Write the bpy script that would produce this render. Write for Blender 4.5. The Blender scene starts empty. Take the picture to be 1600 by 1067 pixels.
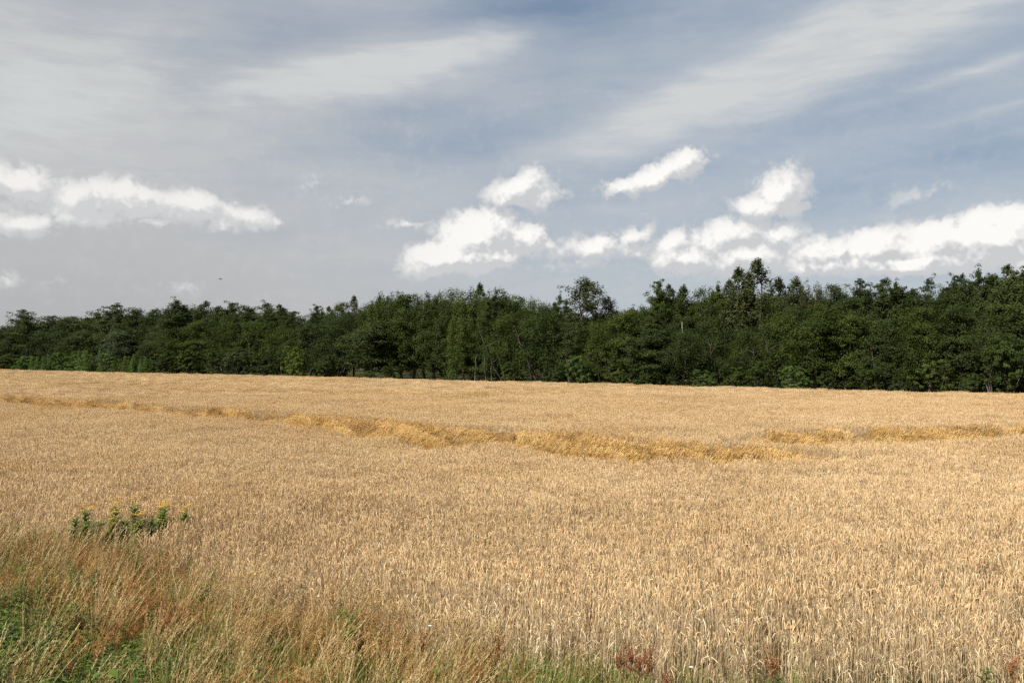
import bpy, math, random
import numpy as np
from mathutils import Vector, Matrix

PI = math.pi
R = math.radians
sc = bpy.context.scene
COL = sc.collection

# ------------------------------------------------------------------ camera
CAM_Z = 4.2
cam_d = bpy.data.cameras.new('camera')
cam_d.sensor_width = 36.0
cam_d.lens = 29.25
cam_d.clip_start = 0.1
cam_d.clip_end = 12000
cam = bpy.data.objects.new('camera', cam_d)
cam.location = (0, 0, CAM_Z)
cam.rotation_euler = (R(90.77), 0, 0)
COL.objects.link(cam)
sc.camera = cam

# ------------------------------------------------------------------ light
SUN_EL, SUN_AZ = R(47), R(-125)          # azimuth measured from +Y towards +X
sun_dir = Vector((math.sin(SUN_AZ) * math.cos(SUN_EL), math.cos(SUN_AZ) * math.cos(SUN_EL), math.sin(SUN_EL)))
sl = bpy.data.lights.new('sun', 'SUN')
sl.energy = 4.9
sl.angle = R(0.5)
sl.color = (1.0, 0.94, 0.84)
so = bpy.data.objects.new('sun', sl)
so.rotation_euler = (-sun_dir).to_track_quat('-Z', 'Y').to_euler()
so.location = (0, 0, 60)
COL.objects.link(so)

sc.view_settings.view_transform = 'Standard'
sc.view_settings.look = 'None'
sc.view_settings.gamma = 1
sc.view_settings.exposure = 0.68
SKY_STRENGTH = .0633
sc.view_settings.use_curve_mapping = False
sc.cycles.max_bounces = 6
sc.cycles.diffuse_bounces = 3
sc.cycles.glossy_bounces = 2
sc.cycles.transmission_bounces = 3
sc.cycles.transparent_max_bounces = 4
sc.cycles.use_denoising = False
sc.cycles.caustics_reflective = False
sc.cycles.caustics_refractive = False


def ray_uv(x, y):
    """compass angle and height of a point of the sky, from where it is seen"""
    v = Vector(((x - 800) / 1300, 1, (551 - y) / 1300)).normalized()
    return math.atan2(v.x, v.y), math.asin(v.z)


class NT:
    """small helper for building node trees"""
    def __init__(s, tree):
        s.t = tree

    def n(s, typ, **kw):
        nd = s.t.nodes.new(typ)
        for k, v in kw.items():
            setattr(nd, k, v)
        return nd

    def put(s, sock, v):
        if v is None:
            return
        if isinstance(v, bpy.types.NodeSocket):
            s.t.links.new(v, sock)
        else:
            sock.default_value = v

    def math(s, op, a, b=None, c=None, clamp=False):
        nd = s.n('ShaderNodeMath', operation=op, use_clamp=clamp)
        s.put(nd.inputs[0], a); s.put(nd.inputs[1], b); s.put(nd.inputs[2], c)
        return nd.outputs[0]

    def vmath(s, op, a, b=None):
        nd = s.n('ShaderNodeVectorMath', operation=op)
        s.put(nd.inputs[0], a); s.put(nd.inputs[1], b)
        return nd.outputs[0]

    def ramp(s, v, a, b, lo=0.0, hi=1.0, smooth=True):
        nd = s.n('ShaderNodeMapRange', interpolation_type='SMOOTHSTEP' if smooth else 'LINEAR')
        s.put(nd.inputs[0], v); s.put(nd.inputs[1], a); s.put(nd.inputs[2], b)
        s.put(nd.inputs[3], lo); s.put(nd.inputs[4], hi)
        return nd.outputs[0]

    def noise(s, vec, scale, detail=4, rough=0.55, lac=2.0, dist=0.0, col=False):
        nd = s.n('ShaderNodeTexNoise')
        s.put(nd.inputs['Vector'], vec)
        nd.inputs['Scale'].default_value = scale
        nd.inputs['Detail'].default_value = detail
        nd.inputs['Roughness'].default_value = rough
        nd.inputs['Lacunarity'].default_value = lac
        nd.inputs['Distortion'].default_value = dist
        return nd.outputs['Color' if col else 'Fac']

    def mapping(s, vec, loc=(0, 0, 0), rot=(0, 0, 0), scale=(1, 1, 1), typ='POINT'):
        nd = s.n('ShaderNodeMapping', vector_type=typ)
        s.put(nd.inputs['Vector'], vec)
        nd.inputs['Location'].default_value = loc
        nd.inputs['Rotation'].default_value = rot
        nd.inputs['Scale'].default_value = scale
        return nd.outputs[0]

    def mix(s, f, a, b, blend='MIX'):
        nd = s.n('ShaderNodeMix', data_type='RGBA', blend_type=blend)
        s.put(nd.inputs[0], f)
        s.put(nd.inputs[6], a if isinstance(a, bpy.types.NodeSocket) else (*a, 1))
        s.put(nd.inputs[7], b if isinstance(b, bpy.types.NodeSocket) else (*b, 1))
        return nd.outputs[2]

    def blob(s, vec, cx, cy, rx, ry, rot):
        u, v = ray_uv(cx, cy)
        m = s.mapping(vec, (u, v, 0), (0, 0, R(rot)), (rx / 1300, ry / 1300, 1), 'TEXTURE')
        g = s.n('ShaderNodeTexGradient', gradient_type='SPHERICAL')
        s.put(g.inputs[0], m)
        return g.outputs[1]


# heaps of fair-weather cloud: x, y, half width, half height, tilt, strength
PUFFS = [
    (22, 285, 85, 42, -10, .9), (30, 348, 85, 26, 5, .8), (120, 312, 75, 44, 0, .8), (195, 308, 95, 42, -5, .95),
    (192, 290, 26, 24, 0, .8), (300, 322, 100, 34, -8, .9), (385, 336, 80, 28, -10, .75), (350, 352, 42, 20, 0, .7), (245, 346, 42, 16, 0, .65),
    (430, 345, 28, 16, 0, .6), (120, 335, 120, 30, 0, .6),
    (742, 372, 92, 64, 15, 1.4), (702, 396, 110, 40, 12, 1.35), (735, 400, 110, 36, 0, 1.2), (755, 395, 90, 34, 0, 1.2), (822, 376, 66, 38, 0, .9), (860, 382, 40, 24, 0, .6),
    (808, 294, 88, 36, 22, .9), (845, 304, 60, 34, 0, .7), (795, 314, 72, 16, 0, .7),
    (1030, 274, 110, 27, 17, .95), (1072, 255, 46, 34, 20, .95), (975, 290, 60, 22, 10, .75),
    (925, 386, 74, 34, 0, .80), (990, 374, 54, 24, 25, .70), (935, 375, 34, 24, 0, .85), (1000, 392, 70, 22, 0, .55), (880, 392, 60, 20, 0, .55),
    (1216, 298, 70, 54, 30, .95), (1185, 322, 60, 36, 0, .85), (1235, 325, 50, 30, 0, .7),
    (1130, 372, 120, 44, 8, .85), (1068, 404, 90, 34, 0, 1.0), (1160, 398, 130, 44, 0, .85), (1050, 385, 60, 34, 0, .8), (1215, 372, 80, 32, 0, .8),
    (1285, 392, 90, 38, 0, .95), (1370, 386, 100, 42, 8, 1.05), (1462, 382, 110, 52, 8, 1.15), (1556, 372, 110, 62, 5, 1.4),
    (1640, 385, 120, 62, 0, 1.3), (1420, 408, 230, 28, 0, 1.15), (1300, 412, 160, 24, 0, .9), (1800, 395, 220, 55, 0, 1.1),
    (635, 347, 60, 18, 0, .52), (545, 316, 50, 18, 5, .42), (1435, 308, 90, 32, 20, .33), (285, 450, 46, 16, 0, .32),
    (8, 437, 36, 16, 0, .42), (490, 285, 56, 32, 30, .30), (90, 440, 50, 12, 10, .30), (-150, 330, 190, 50, 0, .9), (2300, 380, 380, 60, 0, 1.0),
    (900, 412, 160, 14, 0, .42),
]
# thin high ice cloud brushed across the sky
BRUSH = [
    (560, 120, 420, 76, 12, 1.1), (690, 92, 280, 54, 14, 1.15), (775, 74, 120, 30, 12, 1.2), (380, 150, 200, 40, 16, .6), (860, 58, 80, 18, 5, .5),
    (1180, 122, 440, 74, 20, 1.3), (1350, 76, 460, 84, 20, 1.2), (1000, 190, 260, 36, 16, .8), (1500, 118, 300, 20, 12, .7), (1560, 168, 260, 14, 11, .5), (1560, 215, 200, 10, 9, .35),
    (60, 150, 460, 230, 10, .85), (270, 60, 60, 50, 40, .5), (200, 250, 500, 120, 5, .5), (150, 420, 900, 160, 0, .5),
]
HOLES = [(870, 8, 300, 62, 8, 1.3), (720, 22, 120, 40, 20, .5), (680, 225, 240, 46, 6, .75), (400, 75, 240, 50, 14, .7), (1080, 245, 420, 50, 10, .6), (1560, 240, 320, 80, 10, .85), (620, 185, 150, 30, 8, .5), (1330, 300, 260, 60, 5, .7), (1250, 190, 200, 24, 17, .4), (300, 100, 60, 40, 60, .5)]


def build_world():
    w = bpy.data.worlds.new('World')
    sc.world = w
    w.use_nodes = True
    # a node group that gives how thick the heaped cloud is in one direction
    g = bpy.data.node_groups.new('heaped_cloud', 'ShaderNodeTree')
    g.interface.new_socket('Vector', in_out='INPUT', socket_type='NodeSocketVector')
    g.interface.new_socket('Thickness', in_out='OUTPUT', socket_type='NodeSocketFloat')
    g.interface.new_socket('Bulk', in_out='OUTPUT', socket_type='NodeSocketFloat')
    q = NT(g)
    gi, go = q.n('NodeGroupInput'), q.n('NodeGroupOutput')
    vec = gi.outputs[0]
    wn = q.noise(vec, 26, 3, .6, col=True)
    wv = q.vmath('MULTIPLY', q.vmath('SUBTRACT', wn, (.5, .5, .5)), (.034, .026, 0))
    wn2 = q.noise(vec, 95, 3, .6, col=True)
    wv2 = q.vmath('MULTIPLY', q.vmath('SUBTRACT', wn2, (.5, .5, .5)), (.010, .010, 0))
    pv = q.vmath('ADD', q.vmath('ADD', vec, wv), wv2)
    acc = None
    for cx, cy, rx, ry, rot, wt in PUFFS:
        b = q.math('MULTIPLY', q.blob(pv, cx, cy, rx, ry, rot), wt)
        acc = b if acc is None else q.math('SMOOTH_MAX', acc, b, .12)
    # heaps all round the horizon outside the photograph
    sep = q.n('ShaderNodeSeparateXYZ'); q.put(sep.inputs[0], vec)
    far = q.ramp(q.math('ABSOLUTE', sep.outputs[0]), .85, 1.1)
    band = q.math('MULTIPLY', q.ramp(sep.outputs[1], .07, .12), q.ramp(sep.outputs[1], .30, .16))
    hp = q.ramp(q.noise(q.mapping(vec, scale=(1, 2.2, 1)), 5, 3, .5), .5, .72)
    acc = q.math('MAXIMUM', acc, q.math('MULTIPLY', q.math('MULTIPLY', hp, band), far))
    nb = q.noise(pv, 34, 5, .52)
    nf = q.noise(pv, 110, 4, .5)
    bil = q.math('ADD', q.math('MULTIPLY', q.math('SUBTRACT', nb, .5), .70), q.math('MULTIPLY', q.math('SUBTRACT', nf, .5), .30))
    def billow(sc_, dt):
        return q.math('SUBTRACT', q.math('ABSOLUTE', q.math('SUBTRACT', q.noise(vec, sc_, dt, .5), .5)), .11)
    bil = q.math('ADD', bil, q.math('ADD', q.math('MULTIPLY', billow(38, 2), 1.5), q.math('MULTIPLY', billow(85, 2), .8)))
    amp = q.ramp(acc, 0.0, .28, 0, 1)
    acc = q.math('MULTIPLY', acc, 1.12)
    th = q.math('ADD', acc, q.math('MULTIPLY', bil, amp))
    q.put(go.inputs[0], th); q.put(go.inputs[1], acc)

    t = w.node_tree
    t.nodes.clear()
    p = NT(t)
    out = p.n('ShaderNodeOutputWorld')
    bg = p.n('ShaderNodeBackground')
    bg.inputs[1].default_value = SKY_STRENGTH
    t.links.new(bg.outputs[0], out.inputs[0])
    sky = p.n('ShaderNodeTexSky')
    sky.sky_type = 'NISHITA'
    sky.sun_disc = False
    sky.sun_elevation = SUN_EL
    sky.sun_rotation = SUN_AZ
    sky.air_density = 1.0
    sky.dust_density = 1.2
    sky.ozone_density = 1.0
    geo = p.n('ShaderNodeTexCoord')
    s = p.n('ShaderNodeSeparateXYZ')
    t.links.new(geo.outputs['Generated'], s.inputs[0])
    U = p.math('ARCTAN2', s.outputs[0], s.outputs[1])
    V = p.math('ARCSINE', s.outputs[2])
    cb = p.n('ShaderNodeCombineXYZ')
    t.links.new(U, cb.inputs[0]); t.links.new(V, cb.inputs[1])
    uv = cb.outputs[0]
    # high thin cloud
    wn = p.noise(uv, 3.2, 3, .5, col=True)
    wv = p.vmath('ADD', uv, p.vmath('MULTIPLY', p.vmath('SUBTRACT', wn, (.5, .5, .5)), (.10, .06, 0)))
    acc = None
    for cx, cy, rx, ry, rot, wt in BRUSH:
        b = p.math('MULTIPLY', p.blob(wv, cx, cy, rx, ry, rot), wt)
        acc = b if acc is None else p.math('SMOOTH_MAX', acc, b, .2)
    hol = None
    for cx, cy, rx, ry, rot, wt in HOLES:
        b = p.math('MULTIPLY', p.blob(wv, cx, cy, rx, ry, rot), wt)
        hol = b if hol is None else p.math('MAXIMUM', hol, b)
    st1 = p.noise(p.mapping(wv, rot=(0, 0, R(-15)), scale=(1.0, 4.0, 1)), 3.6, 6, .52)
    st2 = p.noise(p.mapping(wv, rot=(0, 0, R(-13)), scale=(1.0, 8, 1)), 7.0, 6, .58)
    st3 = p.noise(p.mapping(uv, loc=(3, 1, 0), rot=(0, 0, R(-20)), scale=(1.0, 2.2, 1)), 12.0, 7, .6)
    streak = p.math('ADD', p.math('MULTIPLY', p.math('SUBTRACT', st1, .5), .9),
                    p.math('ADD', p.math('MULTIPLY', p.math('SUBTRACT', st2, .5), .42), p.math('MULTIPLY', p.math('SUBTRACT', st3, .5), .46)))
    fib = p.noise(p.mapping(wv, loc=(5, 2, 0), rot=(0, 0, R(-21)), scale=(1.0, 6, 1)), 13, 6, .62)
    mott = p.noise(p.mapping(uv, scale=(1, 1.8, 1)), 24, 6, .62)
    acc = p.math('ADD', acc, p.math('MULTIPLY', p.math('SUBTRACT', fib, .5), .26))
    acc = p.ramp(acc, .0, 1.05)
    acc = p.math('MULTIPLY', acc, p.ramp(fib, .25, .70, .80, 1.08))
    streak = p.math('ADD', streak, p.math('MULTIPLY', p.math('SUBTRACT', mott, .5), .22))
    lowv = p.ramp(V, .46, .05, .40, .68)
    cir = p.math('ADD', p.math('ADD', lowv, p.math('MULTIPLY', acc, .50)), p.math('MULTIPLY', streak, .62))
    cir = p.math('SUBTRACT', cir, p.math('MULTIPLY', hol, .38))
    cir = p.math('ADD', cir, p.math('MULTIPLY', p.ramp(U, .20, -.5), .22))
    cir = p.math('MINIMUM', p.math('MAXIMUM', cir, 0.04), .96)
    # colours: bluish higher up and to the east, greyer where the high veil is thick
    skyc = p.mix(.6, sky.outputs[0], (2.15, 2.95, 4.1))
    grey = p.ramp(U, -.50, .40)
    veil = p.mix(grey, (5.3, 5.4, 5.5), (5.55, 5.95, 6.3))
    veil = p.mix(p.ramp(acc, .3, 1.0), veil, (6.35, 6.5, 6.5))
    base = p.mix(cir, skyc, veil)
    # a greyer veil low in the west
    lw = p.math('MULTIPLY', p.ramp(U, .12, -.5), p.ramp(V, .22, .0))
    base = p.mix(p.math('MULTIPLY', lw, .85), base, (4.35, 4.35, 4.4))
    # heaped cloud, lighter on the side that faces the sun
    def cloud(off):
        gn = p.n('ShaderNodeGroup'); gn.node_tree = g
        p.put(gn.inputs[0], p.vmath('ADD', uv, off) if off else uv)
        return gn.outputs
    c0, c1 = cloud(None), cloud((-.008, .013, 0))
    alpha = p.math('MULTIPLY', p.ramp(c0[0], .03, .36), p.ramp(c0[1], .15, .60, .45, 1.0))
    small = p.math('SUBTRACT', c0[0], c1[0])
    large = p.math('SUBTRACT', c0[1], c1[1])
    thick = p.math('SUBTRACT', c0[0], .60)
    lit = p.math('ADD', p.math('ADD', .30, p.math('MULTIPLY', large, .9)), p.math('ADD', p.math('MULTIPLY', small, 1.25), p.math('MULTIPLY', thick, .52)), clamp=True)
    lit = p.math('MULTIPLY', lit, p.ramp(c0[1], .2, .8, .35, 1.0))
    cc = p.mix(lit, (5.9, 6.0, 6.15), (9.7, 9.55, 9.25))
    cc = p.mix(p.ramp(U, .02, -.22, 0, .35), cc, (6.8, 6.8, 6.7))
    fin = p.mix(alpha, base, cc)
    # heaped cloud only stands in a belt above the horizon
    band = p.math('MULTIPLY', p.math('GREATER_THAN', V, .045), p.math('LESS_THAN', V, .305))
    bg2 = p.n('ShaderNodeBackground'); bg2.inputs[1].default_value = SKY_STRENGTH
    t.links.new(fin, bg2.inputs[0]); t.links.new(base, bg.inputs[0])
    ms = p.n('ShaderNodeMixShader')
    t.links.new(band, ms.inputs[0]); t.links.new(bg.outputs[0], ms.inputs[1]); t.links.new(bg2.outputs[0], ms.inputs[2])
    t.links.new(ms.outputs[0], out.inputs[0])
    w.cycles.sampling_method = 'MANUAL'
    w.cycles.sample_map_resolution = 512


build_world()


# ------------------------------------------------------------------ helpers
def new_mesh(name, V, F, mat=None, attrs=None, smooth=False):
    """mesh from vertex array and a face array (triangles or quads)"""
    V = np.asarray(V, dtype=np.float32)
    F = np.asarray(F, dtype=np.int32)
    k = F.shape[1] if len(F) else 3
    me = bpy.data.meshes.new(name)
    me.vertices.add(len(V)); me.vertices.foreach_set('co', V.ravel())
    if len(F):
        me.loops.add(F.size); me.loops.foreach_set('vertex_index', F.ravel())
        me.polygons.add(len(F)); me.polygons.foreach_set('loop_start', np.arange(0, F.size, k, dtype=np.int32))
        me.update(calc_edges=True)
        if smooth:
            me.polygons.foreach_set('use_smooth', np.ones(len(F), dtype=bool))
    for an, typ, arr in (attrs or []):
        a = me.attributes.new(an, typ, 'POINT')
        arr = np.asarray(arr)
        if typ == 'FLOAT_VECTOR':
            a.data.foreach_set('vector', arr.astype(np.float32).ravel())
        else:
            a.data.foreach_set('value', arr.astype(np.int32 if typ == 'INT' else np.float32))
    if mat:
        for m in (mat if isinstance(mat, (list, tuple)) else [mat]):
            me.materials.append(m)
    me.update()
    return me


class MB:
    """collects quads with one value per vertex, then becomes one mesh"""
    def __init__(s):
        s.v, s.f, s.a, s.b, s.n = [], [], [], [], 0

    def add(s, V, F, a=0.5, b=0.0):
        V = np.asarray(V, dtype=np.float64).reshape(-1, 3)
        F = np.asarray(F, dtype=np.int64)
        if F.shape[1] == 3:
            F = np.concatenate([F, F[:, 2:3]], 1)
            raise ValueError('quads only')
        s.v.append(V); s.f.append(F + s.n)
        s.a.append(np.broadcast_to(np.asarray(a, dtype=float), (len(V),)))
        s.b.append(np.broadcast_to(np.asarray(b, dtype=float), (len(V),)))
        s.n += len(V)

    def mesh(s, name, mat, smooth=False):
        return new_mesh(name, np.concatenate(s.v), np.concatenate(s.f), mat,
                        [('tone', 'FLOAT', np.concatenate(s.a)), ('part_mix', 'FLOAT', np.concatenate(s.b))], smooth)

    def tube(s, pts, rad, sides=3, a=0.5, b=0.0, cap=False):
        pts = np.asarray(pts, dtype=float)
        rad = np.broadcast_to(np.asarray(rad, dtype=float), (len(pts),))
        d = np.gradient(pts, axis=0)
        d /= np.linalg.norm(d, axis=1)[:, None] + 1e-9
        ref = np.array([0.31, 0.95, 0.05]) if abs(d[0][2]) > .7 else np.array([0, 0, 1.0])
        n1 = np.cross(d, ref); n1 /= np.linalg.norm(n1, axis=1)[:, None] + 1e-9
        n2 = np.cross(d, n1)
        V = []
        for i in range(len(pts)):
            for k in range(sides):
                th = 2 * PI * k / sides
                V.append(pts[i] + rad[i] * (math.cos(th) * n1[i] + math.sin(th) * n2[i]))
        F = []
        for i in range(len(pts) - 1):
            for k in range(sides):
                k2 = (k + 1) % sides
                F.append([i * sides + k, i * sides + k2, (i + 1) * sides + k2, (i + 1) * sides + k])
        s.add(V, F, a, b)

    def ribbon(s, pts, w, side, a=0.5, b=0.0):
        pts = np.asarray(pts, dtype=float)
        w = np.asarray(w, dtype=float)
        side = np.asarray(side, dtype=float)
        V = np.empty((len(pts) * 2, 3))
        V[0::2] = pts - side * w[:, None]
        V[1::2] = pts + side * w[:, None]
        F = [[2 * i, 2 * i + 1, 2 * i + 3, 2 * i + 2] for i in range(len(pts) - 1)]
        s.add(V, F, a, b)

    def leaves(s, C, size, normals, rng, a, aspect=.55, b=0.0):
        """many leaf-shaped quads at once"""
        n = len(C)
        size = np.broadcast_to(size, (n,))
        r = rng.normal(size=(n, 3))
        ax = np.cross(normals, r); ax /= np.linalg.norm(ax, axis=1)[:, None] + 1e-9
        bx = np.cross(normals, ax)
        h = (size / 2)[:, None]
        V = np.empty((n, 4, 3))
        V[:, 0] = C - ax * h
        V[:, 1] = C + bx * h * aspect + normals * h * .15
        V[:, 2] = C + ax * h
        V[:, 3] = C - bx * h * aspect + normals * h * .15
        F = np.arange(4 * n).reshape(n, 4)
        s.add(V.reshape(-1, 3), F, np.repeat(np.broadcast_to(a, (n,)), 4), b)


def link(name, me, parent=None, loc=None):
    o = bpy.data.objects.new(name, me)
    if loc is not None:
        o.location = loc
    if parent is not None:
        o.parent = parent
    COL.objects.link(o)
    return o


def tag(o, label=None, cat=None, group=None, kind=None):
    if label: o['label'] = label
    if cat: o['category'] = cat
    if group: o['group'] = group
    if kind: o['kind'] = kind
    return o


def material(name):
    m = bpy.data.materials.new(name)
    m.use_nodes = True
    m.node_tree.nodes.clear()
    return m, NT(m.node_tree)


def leafy(name, cols, rough=.6, trans=.25, tcol=None, spec=.3, noise_scale=.5, noise_amt=.35, inst_amt=.25, objrand=True, tone_pow=1.0, seed=0.0):
    """material of blades and leaves: colour runs over `cols` with the mesh's tone value, drifts from place to
    place and from one plant to the next, and some light passes through"""
    m, p = material(name)
    out = p.n('ShaderNodeOutputMaterial')
    at = p.n('ShaderNodeAttribute', attribute_name='tone')
    geo = p.n('ShaderNodeNewGeometry')
    oi = p.n('ShaderNodeObjectInfo')
    nz = p.noise(p.vmath('ADD', geo.outputs['Position'], (seed, seed, seed)), noise_scale, 3, .6)
    v = p.math('ADD', at.outputs['Fac'], p.math('MULTIPLY', p.math('SUBTRACT', nz, .5), noise_amt))
    if objrand:
        v = p.math('ADD', v, p.math('MULTIPLY', p.math('SUBTRACT', oi.outputs['Random'], .5), inst_amt))
    cr = p.n('ShaderNodeValToRGB')
    p.put(cr.inputs[0], v)
    e = cr.color_ramp.elements
    for i, c in enumerate(cols):
        if i < 2:
            el = e[i]; el.position = i / (len(cols) - 1)
        else:
            el = e.new(i / (len(cols) - 1))
        el.color = (*c, 1)
    for i, c in enumerate(cols):
        e[i].position = i / (len(cols) - 1); e[i].color = (*c, 1)
    b = p.n('ShaderNodeBsdfPrincipled')
    p.put(b.inputs['Base Color'], cr.outputs[0])
    b.inputs['Roughness'].default_value = rough
    b.inputs['Specular IOR Level'].default_value = spec
    if trans > 0:
        tr = p.n('ShaderNodeBsdfTranslucent')
        p.put(tr.inputs[0], p.mix(1.0, cr.outputs[0], tcol or (1.1, 1.25, .6), 'MULTIPLY'))
        mx = p.n('ShaderNodeMixShader')
        mx.inputs[0].default_value = trans
        p.t.links.new(b.outputs[0], mx.inputs[1]); p.t.links.new(tr.outputs[0], mx.inputs[2])
        p.t.links.new(mx.outputs[0], out.inputs[0])
    else:
        p.t.links.new(b.outputs[0], out.inputs[0])
    return m, p, cr, b


def scatter(name, protos, pts, rot, scl, idx, extra=()):
    """one object that sets copies of small plants on its points"""
    c = bpy.data.collections.new(name + '_plants')
    for i, me in enumerate(protos):
        o = bpy.data.objects.new('%s_plant_%03d' % (name, i), me)
        c.objects.link(o)
    me = new_mesh(name, pts, np.zeros((0, 3)), None,
                  [('rot', 'FLOAT_VECTOR', rot), ('scl', 'FLOAT_VECTOR', scl), ('idx', 'INT', idx)] + list(extra))
    o = link(name, me)
    g = bpy.data.node_groups.new(name + '_scatter', 'GeometryNodeTree')
    g.interface.new_socket('Geometry', in_out='INPUT', socket_type='NodeSocketGeometry')
    g.interface.new_socket('Geometry', in_out='OUTPUT', socket_type='NodeSocketGeometry')
    gi, go = g.nodes.new('NodeGroupInput'), g.nodes.new('NodeGroupOutput')
    ci = g.nodes.new('GeometryNodeCollectionInfo')
    ci.inputs[0].default_value = c
    ci.inputs['Separate Children'].default_value = True
    ci.inputs['Reset Children'].default_value = True
    ip = g.nodes.new('GeometryNodeInstanceOnPoints')
    ip.inputs['Pick Instance'].default_value = True

    def attr(nm, dt):
        a = g.nodes.new('GeometryNodeInputNamedAttribute')
        a.data_type = dt
        a.inputs[0].default_value = nm
        return [s for s in a.outputs if s.enabled and s.name == 'Attribute'][0]
    g.links.new(gi.outputs[0], ip.inputs['Points'])
    g.links.new(ci.outputs[0], ip.inputs['Instance'])
    g.links.new(attr('idx', 'INT'), ip.inputs['Instance Index'])
    g.links.new(attr('rot', 'FLOAT_VECTOR'), ip.inputs['Rotation'])
    g.links.new(attr('scl', 'FLOAT_VECTOR'), ip.inputs['Scale'])
    g.links.new(ip.outputs[0], go.inputs[0])
    md = o.modifiers.new('scatter', 'NODES')
    md.node_group = g
    return o


def smooth(a, b, x):
    t = np.clip((x - a) / (b - a), 0, 1)
    return t * t * (3 - 2 * t)


def vnoise(x, y, seed=0):
    """smooth value noise on arrays"""
    x = np.asarray(x, float); y = np.asarray(y, float)
    xi, yi = np.floor(x).astype(np.int64), np.floor(y).astype(np.int64)
    xf, yf = x - xi, y - yi

    def h(a, b):
        n = (a * 374761393 + b * 668265263 + seed * 974634777) & 0xffffffff
        n = ((n ^ (n >> 13)) * 1274126177) & 0xffffffff
        return ((n ^ (n >> 16)) & 0xffff) / 65535.0
    u, v = xf * xf * (3 - 2 * xf), yf * yf * (3 - 2 * yf)
    return (h(xi, yi) * (1 - u) + h(xi + 1, yi) * u) * (1 - v) + (h(xi, yi + 1) * (1 - u) + h(xi + 1, yi + 1) * u) * v


# ------------------------------------------------------------------ the lie of the land
WOOD_N = (0.557, 0.830)
WOOD_C = 80.4                                # the wood's edge: x*0.557 + y*0.830 = 80.4


def ground_z(x, y):
    x = np.asarray(x, float); y = np.asarray(y, float)
    bank = 2.4 * smooth(9.5, 1.0, y) * smooth(60, 25, np.abs(x))
    und = (vnoise(x / 9, y / 9, 3) - .5) * .10 + (vnoise(x / 31, y / 31, 4) - .5) * .18
    far = smooth(600, 150, np.hypot(x, y))
    return bank + und * far


# near edge of the wheat, as a line over x
EX = np.array([-60, -14, -10.6, -7.8, -5.2, -3.8, -2.4, -.8, .4, 2, 8, 40])
EY = np.array([30, 19.2, 17.0, 15.9, 13.9, 12.4, 11.2, 10.4, 10.0, 9.6, 9.6, 11.0])


def edge_y(x):
    return np.interp(x, EX, EY) + (vnoise(np.asarray(x) * 1.3, np.asarray(x) * 0 + 5, 8) - .5) * .7


def build_ground():
    # a fine sheet near the camera, ever coarser towards the horizon, all one mesh
    def axis(lo, hi):
        a = [0.0]
        st = .35
        while a[-1] < hi:
            a.append(a[-1] + st); st *= 1.07
        b = [0.0]; st = .35
        while b[-1] > lo:
            b.append(b[-1] - st); st *= 1.07
        return np.array(sorted(set(a + b)))
    ax = axis(-4000, 4000); ay = axis(-4000, 4000) + 9
    X, Y = np.meshgrid(ax, ay)
    Z = ground_z(X, Y)
    V = np.stack([X, Y, Z], -1).reshape(-1, 3)
    nx, ny = len(ax), len(ay)
    i = np.arange(nx * ny).reshape(ny, nx)
    F = np.stack([i[:-1, :-1], i[:-1, 1:], i[1:, 1:], i[1:, :-1]], -1).reshape(-1, 4)
    m, p = material('soil')
    out = p.n('ShaderNodeOutputMaterial')
    geo = p.n('ShaderNodeNewGeometry')
    P = geo.outputs['Position']
    n1 = p.noise(P, 9, 6, .65)
    n2 = p.noise(P, .8, 4, .6)
    straw = p.noise(p.mapping(P, scale=(1, 5, 1)), 30, 3, .7)
    c = p.mix(n1, (.10, .068, .040), (.22, .155, .085))
    c = p.mix(p.ramp(straw, .52, .66), c, (.40, .29, .15))
    c2 = p.mix(n1, (.045, .060, .018), (.12, .11, .045))
    s = p.n('ShaderNodeSeparateXYZ'); p.put(s.inputs[0], P)
    verge = p.ramp(p.math('ADD', s.outputs[1], p.math('MULTIPLY', p.math('SUBTRACT', n2, .5), 3)), 13, 9)
    dw = p.math('ADD', p.math('MULTIPLY', s.outputs[0], WOOD_N[0]), p.math('MULTIPLY', s.outputs[1], WOOD_N[1]))
    wood = p.ramp(dw, WOOD_C - 3, WOOD_C)
    c = p.mix(p.math('MAXIMUM', verge, wood), c, c2)
    b = p.n('ShaderNodeBsdfPrincipled')
    p.put(b.inputs['Base Color'], c)
    b.inputs['Roughness'].default_value = .95
    b.inputs['Specular IOR Level'].default_value = .1
    bp = p.n('ShaderNodeBump'); bp.inputs['Strength'].default_value = .6; bp.inputs['Distance'].default_value = .04
    p.put(bp.inputs['Height'], n1); p.put(b.inputs['Normal'], bp.outputs[0])
    p.t.links.new(b.outputs[0], out.inputs[0])
    tag(link('ground', new_mesh('ground', V, F, m, smooth=True)), kind='structure')


build_ground()


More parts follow.
